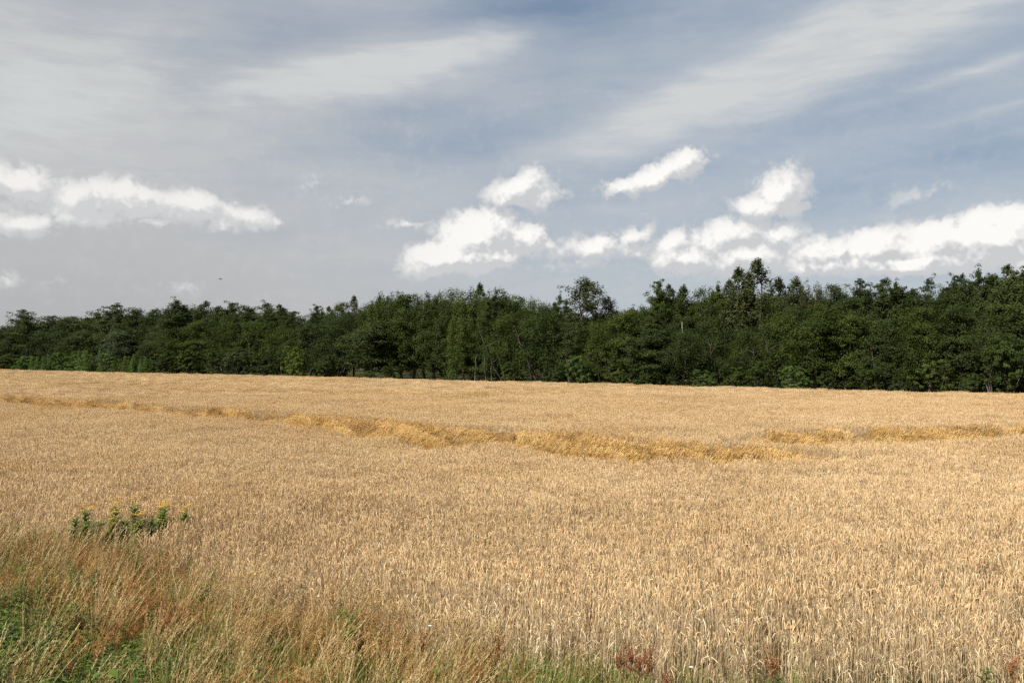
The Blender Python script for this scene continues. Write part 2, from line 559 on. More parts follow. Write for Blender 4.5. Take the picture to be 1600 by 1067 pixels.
# ------------------------------------------------------------------ wheat
def wheat_material():
    m, p = material('ripe_wheat')
    out = p.n('ShaderNodeOutputMaterial')
    at = p.n('ShaderNodeAttribute', attribute_name='tone')
    pm = p.n('ShaderNodeAttribute', attribute_name='part_mix')       # 0 straw and blades, 1 ear
    gold = p.n('ShaderNodeAttribute', attribute_name='gold', attribute_type='INSTANCER')
    geo = p.n('ShaderNodeNewGeometry')
    oi = p.n('ShaderNodeObjectInfo')
    P = geo.outputs['Position']
    big = p.noise(P, .13, 3, .6)
    mid = p.noise(P, .9, 3, .6)
    v = p.math('ADD', at.outputs['Fac'], p.math('MULTIPLY', p.math('SUBTRACT', oi.outputs['Random'], .5), .22))
    v = p.math('ADD', v, p.math('MULTIPLY', p.math('SUBTRACT', big, .5), .55))
    v = p.math('ADD', v, p.math('MULTIPLY', p.math('SUBTRACT', mid, .5), .35))
    tn = p.n('ShaderNodeAttribute', attribute_name='tone_and_shade', attribute_type='INSTANCER')  # per-tuft tone shift; in the hollows it is painted shade
    v = p.math('ADD', v, tn.outputs['Fac'])

    def ramp(cols):
        cr = p.n('ShaderNodeValToRGB'); p.put(cr.inputs[0], v)
        e = cr.color_ramp.elements
        while len(e) < len(cols): e.new(.5)
        for i, c in enumerate(cols):
            e[i].position = i / (len(cols) - 1)
        for i, c in enumerate(cols):
            e[i].color = (*c, 1)
        return cr.outputs[0]
    ear = ramp([(.26, .165, .080), (.58, .40, .21), (.77, .565, .315), (.87, .71, .45)])
    straw = ramp([(.28, .195, .115), (.56, .42, .25), (.74, .585, .37), (.86, .74, .52)])
    gcol = ramp([(.20, .098, .026), (.44, .25, .066), (.63, .395, .12), (.78, .56, .23)])
    c = p.mix(pm.outputs['Fac'], straw, ear)
    c = p.mix(gold.outputs['Fac'], c, gcol)
    b = p.n('ShaderNodeBsdfPrincipled')
    p.put(b.inputs['Base Color'], c)
    b.inputs['Roughness'].default_value = .5
    b.inputs['Specular IOR Level'].default_value = .35
    tr = p.n('ShaderNodeBsdfTranslucent'); p.put(tr.inputs[0], c)
    mx = p.n('ShaderNodeMixShader'); mx.inputs[0].default_value = .22
    p.t.links.new(b.outputs[0], mx.inputs[1]); p.t.links.new(tr.outputs[0], mx.inputs[2])
    p.t.links.new(mx.outputs[0], out.inputs[0])
    return m


def wheat_stalk(mb, rng, x, y, full=True, lodged=False, thick=1.0):
    H = rng.normal(.80, .05)
    az = rng.uniform(0, 2 * PI)
    lean = abs(rng.normal(0, .07)) if not lodged else abs(rng.normal(.10, .06))
    d = np.array([math.cos(az), math.sin(az), 0])
    if lodged:
        d = np.array([math.cos(rng.normal(0, .5)), math.sin(rng.normal(0, .5)), 0])
    tone = float(np.clip(rng.normal(.58, .16), .05, 1))
    base = np.array([x, y, 0.0])
    t = np.array([0, .4, .75, 1.0]) if full else np.array([.45, 1.0])
    pts = base + t[:, None] * np.array([0, 0, H]) + (lean * H * t ** 2)[:, None] * d
    mb.tube(pts, np.linspace(.0036, .0022, len(t)) * thick, 3, tone * .95 - .03, 0)
    # ear, nodding away from the stem
    nod = abs(rng.normal(.25, .25)) if rng.random() < .88 else rng.uniform(.7, 1.6)
    L = rng.uniform(.075, .105)
    top = pts[-1]
    th = lean + nod * .35
    P = [top]
    for k in range(4):
        th2 = th + nod * (k / 3) * .8
        P.append(P[-1] + L / 4 * (math.sin(th2) * d + np.array([0, 0, math.cos(th2)])))
    et = tone + rng.normal(0, .07)
    if rng.random() < .10:
        et -= .32
    mb.tube(P, np.array([.003, .0064, .0060, .0068, .0020]) * thick * (1.0 if full else 1.15), 4 if full else 3, float(np.clip(et, 0, 1)), 1)
    # dry blades
    for _ in range(2 if full else 1):
        if rng.random() < .6:
            h0 = rng.uniform(.25, .85) if full else rng.uniform(.6, .9)
            az2 = rng.uniform(0, 2 * PI)
            dd = np.array([math.cos(az2), math.sin(az2), 0]); sd = np.array([-dd[1], dd[0], 0])
            b0 = base + np.array([0, 0, H * h0]) + lean * H * h0 ** 2 * d
            Lb = rng.uniform(.10, .22)
            q = np.array([b0, b0 + dd * Lb * .35 + [0, 0, Lb * .35], b0 + dd * Lb * .75 + [0, 0, Lb * .1], b0 + dd * Lb * .9 + [0, 0, -Lb * .45]])
            mb.ribbon(q, np.array([.003, .005, .004, .0008]) * thick, sd * .8 + np.array([0, 0, .3]), float(np.clip(tone + rng.normal(.03, .12), 0, 1)), 0)


WHEAT = wheat_material()


def build_wheat():
    rng = np.random.default_rng(11)
    protos = []
    NEAR, LODGE, FAR = 10, 6, 6
    for i in range(NEAR):
        mb = MB()
        for k in range(15):
            wheat_stalk(mb, rng, rng.uniform(-.13, .13), rng.uniform(-.13, .13))
        protos.append(mb.mesh('wheat_tuft', WHEAT))
    for i in range(LODGE):
        mb = MB()
        for k in range(20):
            wheat_stalk(mb, rng, rng.uniform(-.15, .15), rng.uniform(-.15, .15), lodged=True, thick=1.5)
        protos.append(mb.mesh('lodged_tuft', WHEAT))
    for i in range(FAR):
        mb = MB()
        for k in range(190):
            wheat_stalk(mb, rng, rng.uniform(-.42, .42), rng.uniform(-.42, .42), full=False, thick=1.35)
        protos.append(mb.mesh('wheat_patch', WHEAT))

    # where the crop lies flat: seen as a golden trough; near side and far side by what hides what
    def at(x, y):
        d = 3.3 * 1300 / (y - 551)
        return (x - 800) / 1300 * d, d
    up = [(-250, 603), (0, 617), (100, 622), (200, 628), (300, 633), (400, 640), (500, 648), (600, 655), (700, 662), (800, 668), (900, 676), (1000, 684), (1100, 690), (1200, 695), (1300, 703), (1400, 708)]
    lo = [(-250, 608), (0, 627), (100, 633), (200, 640), (300, 648), (400, 658), (500, 670), (600, 680), (700, 692), (800, 703), (900, 713), (1000, 717), (1100, 722), (1200, 722), (1300, 718), (1400, 711)]
    up2 = [(1120, 684), (1200, 671), (1300, 667), (1400, 665), (1500, 665), (1600, 664), (1900, 660)]
    lo2 = [(1100, 688), (1200, 692), (1300, 692), (1400, 691), (1500, 687), (1600, 682), (1900, 674)]

    def trough(X, Y):
        """0 outside the trough; else position across it, 0+ at the near side to 1 at the far side"""
        res = np.zeros_like(X)
        px = 800 + 1300 * X / Y
        d_of = lambda arr: np.interp(px, [a for a, b in arr], [3.3 * 1300 / (b - 551) for a, b in arr])
        for U_, L_ in ((up, lo), (up2, lo2)):
            du, dl = d_of(U_), d_of(L_)
            n = (vnoise(X * .55, Y * .55, 21) - .5) * 3.0 + (vnoise(X * 1.6, Y * 1.6, 22) - .5) * 1.3
            tt = (Y + n * .6 - dl) / (du - dl + 1e-6)
            ok = (tt > 0) & (tt < 1) & (px > U_[0][0]) & (px < U_[-1][0])
            res = np.where(ok, np.maximum(res, np.clip(tt, .02, 1)), res)
        return res
    sp = .215
    xs = np.arange(-51, 51, sp); ys = np.arange(9, 66, sp)
    X, Y = np.meshgrid(xs, ys)
    X = X.ravel() + rng.uniform(-.09, .09, X.size); Y = Y.ravel() + rng.uniform(-.09, .09, Y.size)
    ed0 = Y - edge_y(X)
    ok = (ed0 > 0) & (rng.random(X.size) < .55 + .45 * smooth(.6, 2.4, ed0)) & (np.abs(X) < .66 * Y + 8) & (X * WOOD_N[0] + Y * WOOD_N[1] < WOOD_C - 2.5) & (Y < 64)
    X, Y = X[ok], Y[ok]
    n = len(X)
    tr = trough(X, Y)
    idx = rng.integers(0, NEAR, n)
    rot = np.zeros((n, 3)); rot[:, 2] = rng.uniform(0, 2 * PI, n)
    rot[:, 0] = rng.normal(0, .05, n); rot[:, 1] = rng.normal(0, .05, n) + .03
    hs = 1.0 + (vnoise(X / 2.3, Y / 2.3, 31) - .5) * .20 + (vnoise(X / .7, Y / .7, 32) - .5) * .14 + rng.normal(0, .03, n)
    # small dips where the crop is thin
    for cx, cy, rx, ry, dep in ((1340, 737, 110, 9, .24), (1270, 735, 60, 8, .16), (540, 742, 60, 9, .15), (660, 694, 60, 8, .3), (1170, 640, 100, 4, .1), (330, 830, 40, 20, .16), (1560, 742, 40, 10, .12), (560, 680, 50, 5, .25)):
        x0, y0 = at(cx, cy)
        rxx = rx / 1300 * y0; ryy = y0 * ry / (cy - 551)
        q = np.exp(-(((X - x0) / rxx) ** 2 + ((Y - y0) / ryy) ** 2))
        hs -= dep * q * (.6 + .8 * vnoise(X * 1.7, Y * 1.7, 41))
    # the outer rows are a little shorter
    ed = Y - edge_y(X)
    hs *= .90 + .10 * smooth(0, 1.0, ed)
    for cx, cy, rx, ry in ((160, 806, 75, 16), (240, 800, 60, 14)):
        x0, y0 = at(cx, cy); q = np.exp(-(((X - x0) / (rx / 1300 * y0)) ** 2 + ((Y - y0 + .9) / .8) ** 2)); hs -= .30 * q
    scl = np.stack([np.ones(n), np.ones(n), hs], 1)
    gold = np.clip((vnoise(X / 4, Y / 4, 51) - .45) * .5, 0, .25) + smooth(20, 60, Y) * .10
    lod = tr > 0
    # tilt of the lodged stalks: flat at the near side, nearly upright at the far side; tops point along the trough
    k = np.where(lod)[0]
    tl = tr[k]
    wv = vnoise(X[k] * 1.0 + Y[k] * .4, Y[k] * .35, 61)
    tilt = np.clip(1.35 - .95 * tl + (wv - .5) * 1.1 + rng.normal(0, .07, len(k)), .25, 1.40)
    idx[k] = NEAR + rng.integers(0, LODGE, len(k))
    rot[k, 0] = rng.normal(.0, .05, len(k))
    rot[k, 1] = tilt
    rot[k, 2] = rng.normal(.15, .16, len(k)) + (vnoise(X[k] * .8, Y[k] * .8, 62) - .5) * 1.0
    scl[k] = (.88 + .20 * rng.random(len(k)))[:, None]
    gold[k] = np.clip(.62 + .35 * rng.random(len(k)) + .2 * (1 - tl), 0, 1)
    tone_sh = np.zeros(n)
    tone_sh[k] = (vnoise(X[k] * 2.6 + Y[k] * 1.2, Y[k] * .4, 64) - .55) * .75  # lodged straw varies in tone in slanting streaks
    hole = k[(vnoise(X[k] * 1.5 + Y[k] * .6, Y[k] * .5, 63) > .68)]
    scl[hole] *= .50; gold[hole] = .9; tone_sh[hole] = -.3  # low hollows: shade put into the colour as a darker tone
    near = np.where(~lod & (trough(X, Y - 1.4) > 0) & (rng.random(n) < .5))[0]
    gold[near] += .12
    tone_sh += -.10 * smooth(2, -9, X) * smooth(40, 15, Y)  # tone a little darker towards the near left
    pts1 = np.stack([X, Y, ground_z(X, Y)], 1)
    # farther off, one patch stands for a square of the crop
    sp2 = .72
    xs = np.arange(-170, 90, sp2); ys = np.arange(30, 215, sp2)
    X2, Y2 = np.meshgrid(xs, ys)
    X2 = X2.ravel() + rng.uniform(-.2, .2, X2.size); Y2 = Y2.ravel() + rng.uniform(-.2, .2, Y2.size)
    ok = (Y2 >= 63.6) & (X2 * WOOD_N[0] + Y2 * WOOD_N[1] < WOOD_C - 2.2) & (np.abs(X2) < .68 * Y2 + 9)
    X2, Y2 = X2[ok], Y2[ok]
    n2 = len(X2)
    rot2 = np.zeros((n2, 3)); rot2[:, 2] = rng.uniform(0, 2 * PI, n2); rot2[:, 0] = rng.normal(0, .03, n2)
    hs2 = 1.0 + (vnoise(X2 / 2.3, Y2 / 2.3, 31) - .5) * .16 + rng.normal(0, .03, n2)
    tr2 = trough(X2, Y2)
    hs2 = np.where(tr2 > 0, hs2 * (.35 + .6 * tr2), hs2)
    scl2 = np.stack([np.ones(n2), np.ones(n2), hs2], 1)
    idx2 = NEAR + LODGE + rng.integers(0, FAR, n2)
    gold2 = np.where(tr2 > 0, .6, .10 + np.clip((vnoise(X2 / 5, Y2 / 5, 52) - .4) * .5, 0, .25))
    pts2 = np.stack([X2, Y2, ground_z(X2, Y2)], 1)
    o = scatter('wheat_crop', protos, np.concatenate([pts1, pts2]), np.concatenate([rot, rot2]), np.concatenate([scl, scl2]),
                np.concatenate([idx, idx2]), [('gold', 'FLOAT', np.concatenate([gold, gold2])), ('tone_and_shade', 'FLOAT', np.concatenate([tone_sh, np.zeros(n2)]))])
    tag(o, 'ripe golden wheat filling the whole field, partly flattened in a long trough', 'wheat', kind='stuff')
    print('wheat tufts', n, 'patches', n2, 'lodged', len(k))


build_wheat()
#@@TREES
# ------------------------------------------------------------------ trees
LEAF_DARK = leafy('alder_leaves', [(0.018, 0.028, 0.008), (0.031, 0.044, 0.011), (0.045, 0.061, 0.016), (0.070, 0.086, 0.025)], rough=.7, trans=.22, noise_scale=.6, noise_amt=.4, inst_amt=.35, spec=.12)[0]
LEAF_MID = leafy('poplar_leaves', [(0.021, 0.033, 0.007), (0.039, 0.056, 0.011), (0.061, 0.080, 0.016), (0.094, 0.113, 0.031)], rough=.7, trans=.28, noise_scale=.5, noise_amt=.4, inst_amt=.35, spec=.12)[0]
LEAF_WILLOW = leafy('willow_leaves', [(0.023, 0.036, 0.009), (0.039, 0.057, 0.013), (0.057, 0.080, 0.020), (0.082, 0.107, 0.030)], rough=.7, trans=.28, noise_scale=.7, noise_amt=.35, inst_amt=.3, spec=.12)[0]
LEAF_BIRCH = leafy('birch_leaves', [(0.025, 0.033, 0.011), (0.043, 0.052, 0.016), (0.066, 0.075, 0.026), (0.098, 0.102, 0.045)], rough=.7, trans=.25, noise_scale=.9, noise_amt=.4, inst_amt=.3, spec=.12)[0]
LEAF_LIGHT = leafy('sapling_leaves', [(.040, .068, .016), (.066, .105, .025), (.090, .14, .036), (.12, .17, .05)], rough=.7, trans=.3, noise_scale=.8, noise_amt=.35, inst_amt=.3, spec=.12)[0]
LEAF_YELLOW = leafy('hazel_leaves', [(.042, .060, .010), (.072, .102, .015), (.105, .14, .022), (.135, .17, .035)], rough=.7, trans=.3, noise_scale=.8, noise_amt=.35, inst_amt=.3, spec=.12)[0]
LEAF_BLUE = leafy('grey_willow_leaves', [(0.026, 0.038, 0.015), (0.045, 0.061, 0.025), (0.067, 0.086, 0.037), (0.098, 0.119, 0.061)], rough=.7, trans=.2, noise_scale=.8, noise_amt=.35, inst_amt=.3, spec=.12)[0]


def bark_material(name, a, b_, spots=False):
    m, p = material(name)
    out = p.n('ShaderNodeOutputMaterial')
    tc = p.n('ShaderNodeTexCoord')
    n1 = p.noise(p.mapping(tc.outputs['Object'], scale=(6, 6, 1.2)), 3, 5, .65)
    c = p.mix(n1, a, b_)
    if spots:
        n2 = p.noise(p.mapping(tc.outputs['Object'], scale=(1, 1, 4)), 2.2, 4, .7)
        c = p.mix(p.ramp(n2, .56, .64), c, (.03, .027, .024))
    b = p.n('ShaderNodeBsdfPrincipled')
    p.put(b.inputs['Base Color'], c); b.inputs['Roughness'].default_value = .9
    b.inputs['Specular IOR Level'].default_value = .15
    bp = p.n('ShaderNodeBump'); bp.inputs['Strength'].default_value = .5; bp.inputs['Distance'].default_value = .03
    p.put(bp.inputs['Height'], n1); p.put(b.inputs['Normal'], bp.outputs[0])
    p.t.links.new(b.outputs[0], out.inputs[0])
    return m


BARK = bark_material('dark_bark', (.05, .042, .034), (.14, .12, .10))
BARK_PALE = bark_material('birch_bark', (.50, .49, .46), (.68, .67, .63), True)
BARK_GREY = bark_material('grey_bark', (.07, .066, .055), (.17, .16, .14))
BARK_LIGHT = bark_material('pale_grey_bark', (.11, .105, .09), (.24, .23, .20))


def crown_clumps(kind, rng, H):
    """centres, radii, leaves per clump, tips of limbs"""
    C, Rr, N = [], [], []

    def add(x, y, z, rx, rz, n):
        C.append((x, y, z)); Rr.append((rx, rx, rz)); N.append(n)
    if kind in ('round', 'willow', 'bush'):
        Rm = {'round': .30, 'willow': .34, 'bush': .55}[kind] * H
        z0 = {'round': .08, 'willow': .04, 'bush': .02}[kind] * H
        # a few big lobes, each covered with clumps: an uneven outline
        nl = {'round': 9, 'willow': 8, 'bush': 6}[kind]
        lobes = []
        for i in range(nl):
            az = rng.uniform(0, 2 * PI); t = (i + .5) / nl
            zz = z0 + (H - z0) * (.12 + .66 * t)
            prof = math.sqrt(max(0, 1 - ((t - .30) / .86) ** 2))
            r = Rm * .55 * prof * rng.uniform(.5, 1.1)
            lobes.append((math.cos(az) * r, math.sin(az) * r, zz, Rm * rng.uniform(.42, .62) * (1.15 - .35 * t)))
        lobes.append((rng.uniform(-.1, .1) * Rm, rng.uniform(-.1, .1) * Rm, H * .80, Rm * .45))
        lobes.append((0, 0, H * .45, Rm * .75))
        for (lx, ly, lz, lr) in lobes:
            for k in range({'round': 30, 'willow': 30, 'bush': 20}[kind]):
                d = rng.normal(size=3); d /= np.linalg.norm(d)
                if d[2] < -.5: d[2] *= -1
                rr = lr * rng.uniform(.72, 1.08)
                z = lz + d[2] * rr * 1.05
                if z < z0 or z > H * .985: continue
                cr = H * rng.uniform(.035, .06)
                add(lx + d[0] * rr, ly + d[1] * rr, z, cr, cr * (.75 if kind != 'willow' else 1.35), 46 if kind != 'bush' else 60)
    elif kind == 'brush':       # poplars: many upright shoots ending at about the same height
        Rm = .26 * H
        for i in range(46):
            az = rng.uniform(0, 2 * PI); r = Rm * math.sqrt(rng.random())
            top = H * (1 - .20 * (r / Rm) ** 2) * rng.uniform(.90, 1.0)
            z = top; n = 0
            while z > H * .10 and n < 7:
                k = (top - z) / H
                add(math.cos(az) * r * (1 - .2 * k) + rng.normal(0, .12), math.sin(az) * r * (1 - .2 * k) + rng.normal(0, .12), z - .2, H * (.030 + .10 * min(k, .28)), H * .042, 44 + int(110 * min(k, .28) * 2))
                z -= H * rng.uniform(.05, .11); n += 1
        for i in range(70):
            az = rng.uniform(0, 2 * PI); z = H * rng.uniform(.08, .7)
            add(math.cos(az) * Rm * rng.uniform(.6, 1.05), math.sin(az) * Rm * rng.uniform(.6, 1.05), z, H * .05, H * .05, 46)
    elif kind == 'spire':       # birches: narrow pointed top, drooping fine twigs
        Rm = .19 * H
        for i in range(200):
            t = rng.random() ** .8
            z = H * (.12 + .86 * t)
            pr = Rm * (1 - t) ** .6 + .04 * H * (1 - t)
            az = rng.uniform(0, 2 * PI); r = pr * rng.uniform(.35, 1.1)
            cr = H * rng.uniform(.022, .042) * (1.15 - .6 * t)
            add(math.cos(az) * r, math.sin(az) * r, z - .1 * r, cr, cr * 1.5, int(44 * (1.2 - .6 * t)))
        for i in range(9):
            add(rng.normal(0, .06), rng.normal(0, .06), H * (.88 + .115 * i / 9), H * (.026 - .0015 * i), H * .022, 18)
    elif kind == 'layered':     # alders: tiers of flat boughs, several pointed tips
        tops = [(0, 0, 1.0)] + [(rng.uniform(-.15, .15) * H, rng.uniform(-.15, .15) * H, rng.uniform(.82, .93)) for _ in range(3)]
        for tx, ty, th in tops:
            z = H * th * .985; k = 0
            while z > H * .10:
                t = 1 - z / (H * th)
                L = H * min(.045 + .60 * t, .24) * (1 if th == 1 else .75)
                nb = 4 + int(4 * min(1, t * 2.5))
                for b in range(nb):
                    az = rng.uniform(0, 2 * PI); l = L * rng.uniform(.4, 1.2); up = rng.uniform(-.2, .7)
                    for q in (.35, .7, 1.0):
                        cr = H * rng.uniform(.024, .042) * (.55 + min(1, t * 4) * .6)
                        add(tx + math.cos(az) * l * q, ty + math.sin(az) * l * q, z + l * q * up + rng.normal(0, .012) * H, cr * 1.1, cr * .72, int(20 + 22 * min(1, t * 3)))
                z -= H * rng.uniform(.030, .055); k += 1
            for q in range(5):
                add(tx + rng.normal(0, .05), ty + rng.normal(0, .05), H * th * (.94 + .012 * q), H * .014, H * .016, 14)
    elif kind == 'airy':        # tall open crown, knobbly outline
        for i in range(30):
            t = (i + .5) / 30
            z = H * (.15 + .80 * t)
            az = i * 2.4 + rng.uniform(-.4, .4)
            L = H * (.05 + .20 * (1 - t) ** .8) * rng.uniform(.6, 1.25)
            for q in (.4, .7, 1.0):
                for j in range(5):
                    cr = H * rng.uniform(.024, .044)
                    add(math.cos(az) * L * q + rng.normal(0, .25), math.sin(az) * L * q + rng.normal(0, .25), z + L * q * .35 + rng.normal(0, .2), cr, cr * .8, 28)
        for i in range(6):
            add(rng.normal(0, .08), rng.normal(0, .08), H * (.90 + .095 * i / 6), H * .016, H * .022, 16)
    elif kind == 'sapling':     # a thicket of young upright stems
        for i in range(22):
            az = rng.uniform(0, 2 * PI); r = .46 * H * math.sqrt(rng.random()); top = H * rng.uniform(.6, 1.0)
            for k in range(6):
                z = top * (1 - k * .15)
                add(math.cos(az) * r, math.sin(az) * r, z - .1, H * (.045 + .022 * k), H * .08, 26 + 12 * k)
    return np.array(C), np.array(Rr), np.array(N)


LEAF_SIZE = {'round': .17, 'willow': .15, 'bush': .13, 'brush': .17, 'spire': .15, 'layered': .16, 'airy': .15, 'sapling': .12}


def make_crown(kind, seed, H, mat):
    rng = np.random.default_rng(seed)
    C, Rr, N = crown_clumps(kind, rng, H)
    rep = np.repeat(np.arange(len(C)), N)
    n = len(rep)
    d = rng.normal(size=(n, 3)); d /= np.linalg.norm(d, axis=1)[:, None]
    r = rng.random(n) ** (1 / 2.0)
    P = C[rep] + d * Rr[rep] * (r * 1.15)[:, None]
    P[:, 2] = np.maximum(P[:, 2], .08)
    outw = P * np.array([1, 1, .15]); outw[:, 2] = .4
    outw /= np.linalg.norm(outw, axis=1)[:, None] + 1e-6
    nm = d * .5 + outw * .6 + rng.normal(size=(n, 3)) * .55 + np.array([0, 0, .45])
    nm /= np.linalg.norm(nm, axis=1)[:, None] + 1e-6
    ct = rng.normal(0, .14, len(C))
    tone = np.clip(.45 + ct[rep] + rng.normal(0, .12, n), 0, 1)
    mb = MB()
    mb.leaves(P, LEAF_SIZE[kind] * rng.uniform(.7, 1.4, n), nm, rng, tone)
    return mb.mesh('crown', mat), C


def make_trunk(kind, seed, H, C, mat):
    rng = np.random.default_rng(seed + 500)
    mb = MB()
    nst = {'bush': 4, 'sapling': 6, 'willow': 3}.get(kind, 1)
    for s in range(nst):
        az = rng.uniform(0, 2 * PI)
        sp = 0 if nst == 1 else H * .12
        top = H * (.93 if nst == 1 and kind not in ('round',) else .72)
        ts = np.linspace(0, 1, 7)
        wob = np.cumsum(rng.normal(0, .012 * H, (7, 2)), 0) * (.4 if kind in ('spire', 'layered', 'brush') else 1); wob[0] = 0
        pts = np.stack([math.cos(az) * sp * ts * 2 + wob[:, 0], math.sin(az) * sp * ts * 2 + wob[:, 1], ts * top - .05], 1)
        r0 = H * ((.011 if kind in ('spire', 'airy') else .018) if nst == 1 else .010)
        mb.tube(pts, r0 * (1 - .88 * ts) + .004, 7, .5)
        sel = rng.choice(len(C), min(len(C), 22 if nst == 1 else 8), replace=False)
        for q in sel:
            e = C[q]; zz = max(.12 * H, e[2] - np.hypot(e[0], e[1]) * rng.uniform(.5, 1.0))
            if zz > top * .95: continue
            b = np.array([np.interp(zz, pts[:, 2], pts[:, 0]), np.interp(zz, pts[:, 2], pts[:, 1]), zz])
            m_ = (b + e) / 2 + np.array([0, 0, .04 * H * rng.uniform(-.3, 1)])
            mb.tube([b, (b + m_) / 2, m_, e], r0 * np.array([.38, .30, .2, .06]), 4, .5)
    return mb.mesh('trunk', mat, smooth=True)


PROTO = {}


def tree_meshes(kind, variant, matname):
    key = (kind, variant, matname)
    if key not in PROTO:
        H = {'bush': 4.0, 'sapling': 3.0}.get(kind, 11.0)
        mats = dict(dark=LEAF_DARK, mid=LEAF_MID, willow=LEAF_WILLOW, birch=LEAF_BIRCH, light=LEAF_LIGHT, yellow=LEAF_YELLOW, blue=LEAF_BLUE)
        seed = (sum(ord(c) for c in kind) * 7 + variant * 131)
        gk = (kind, variant)
        if gk not in PROTO:
            cm, C = make_crown(kind, seed, H, mats[matname])
            PROTO[gk] = (cm, C)
            crown = cm
        else:
            crown = PROTO[gk][0].copy(); crown.materials.clear(); crown.materials.append(mats[matname])
        trunk = make_trunk(kind, seed, H, PROTO[gk][1], BARK if matname == 'birch' else (BARK if kind in ('brush', 'willow', 'sapling') else BARK))
        PROTO[key] = (crown, trunk, H)
    return PROTO[key]


def wood_point(x, depth):
    k = (x - 800) / 1300
    Y = (WOOD_C + depth) / (WOOD_N[0] * k + WOOD_N[1])
    return k * Y, Y


tree_rng = random.Random(5)


def plant_tree(x, ytop, wpx, kind, var, mat, depth, label, group, name='tree', cat='tree'):
    X, Y = wood_point(x, depth)
    z0 = float(ground_z(X, Y))
    Ht = CAM_Z + (551 - ytop) / 1300 * Y - z0
    crown, trunk, H = tree_meshes(kind, var, mat)
    sz = Ht / H
    nomw = {'round': .62, 'willow': .72, 'bush': 1.15, 'brush': .56, 'spire': .24, 'layered': .38, 'airy': .42, 'sapling': 1.0}[kind] * H
    sx = max(.45, (wpx / 1300 * Y) / nomw)
    root = bpy.data.objects.new(name, None)
    root.empty_display_size = .5
    root.location = (X, Y, z0)
    root.rotation_euler = (0, 0, tree_rng.uniform(0, 2 * PI))
    COL.objects.link(root)
    tag(root, label, cat, group)
    for nm, me in (('crown', crown), ('trunk', trunk)):
        o = link(nm, me, root)
        o.scale = (sx, sx, sz)
    return root


G1, G2, G3 = 'tall trees along the wood edge', 'bushes and low trees at the field edge', 'young thicket at the field edge'
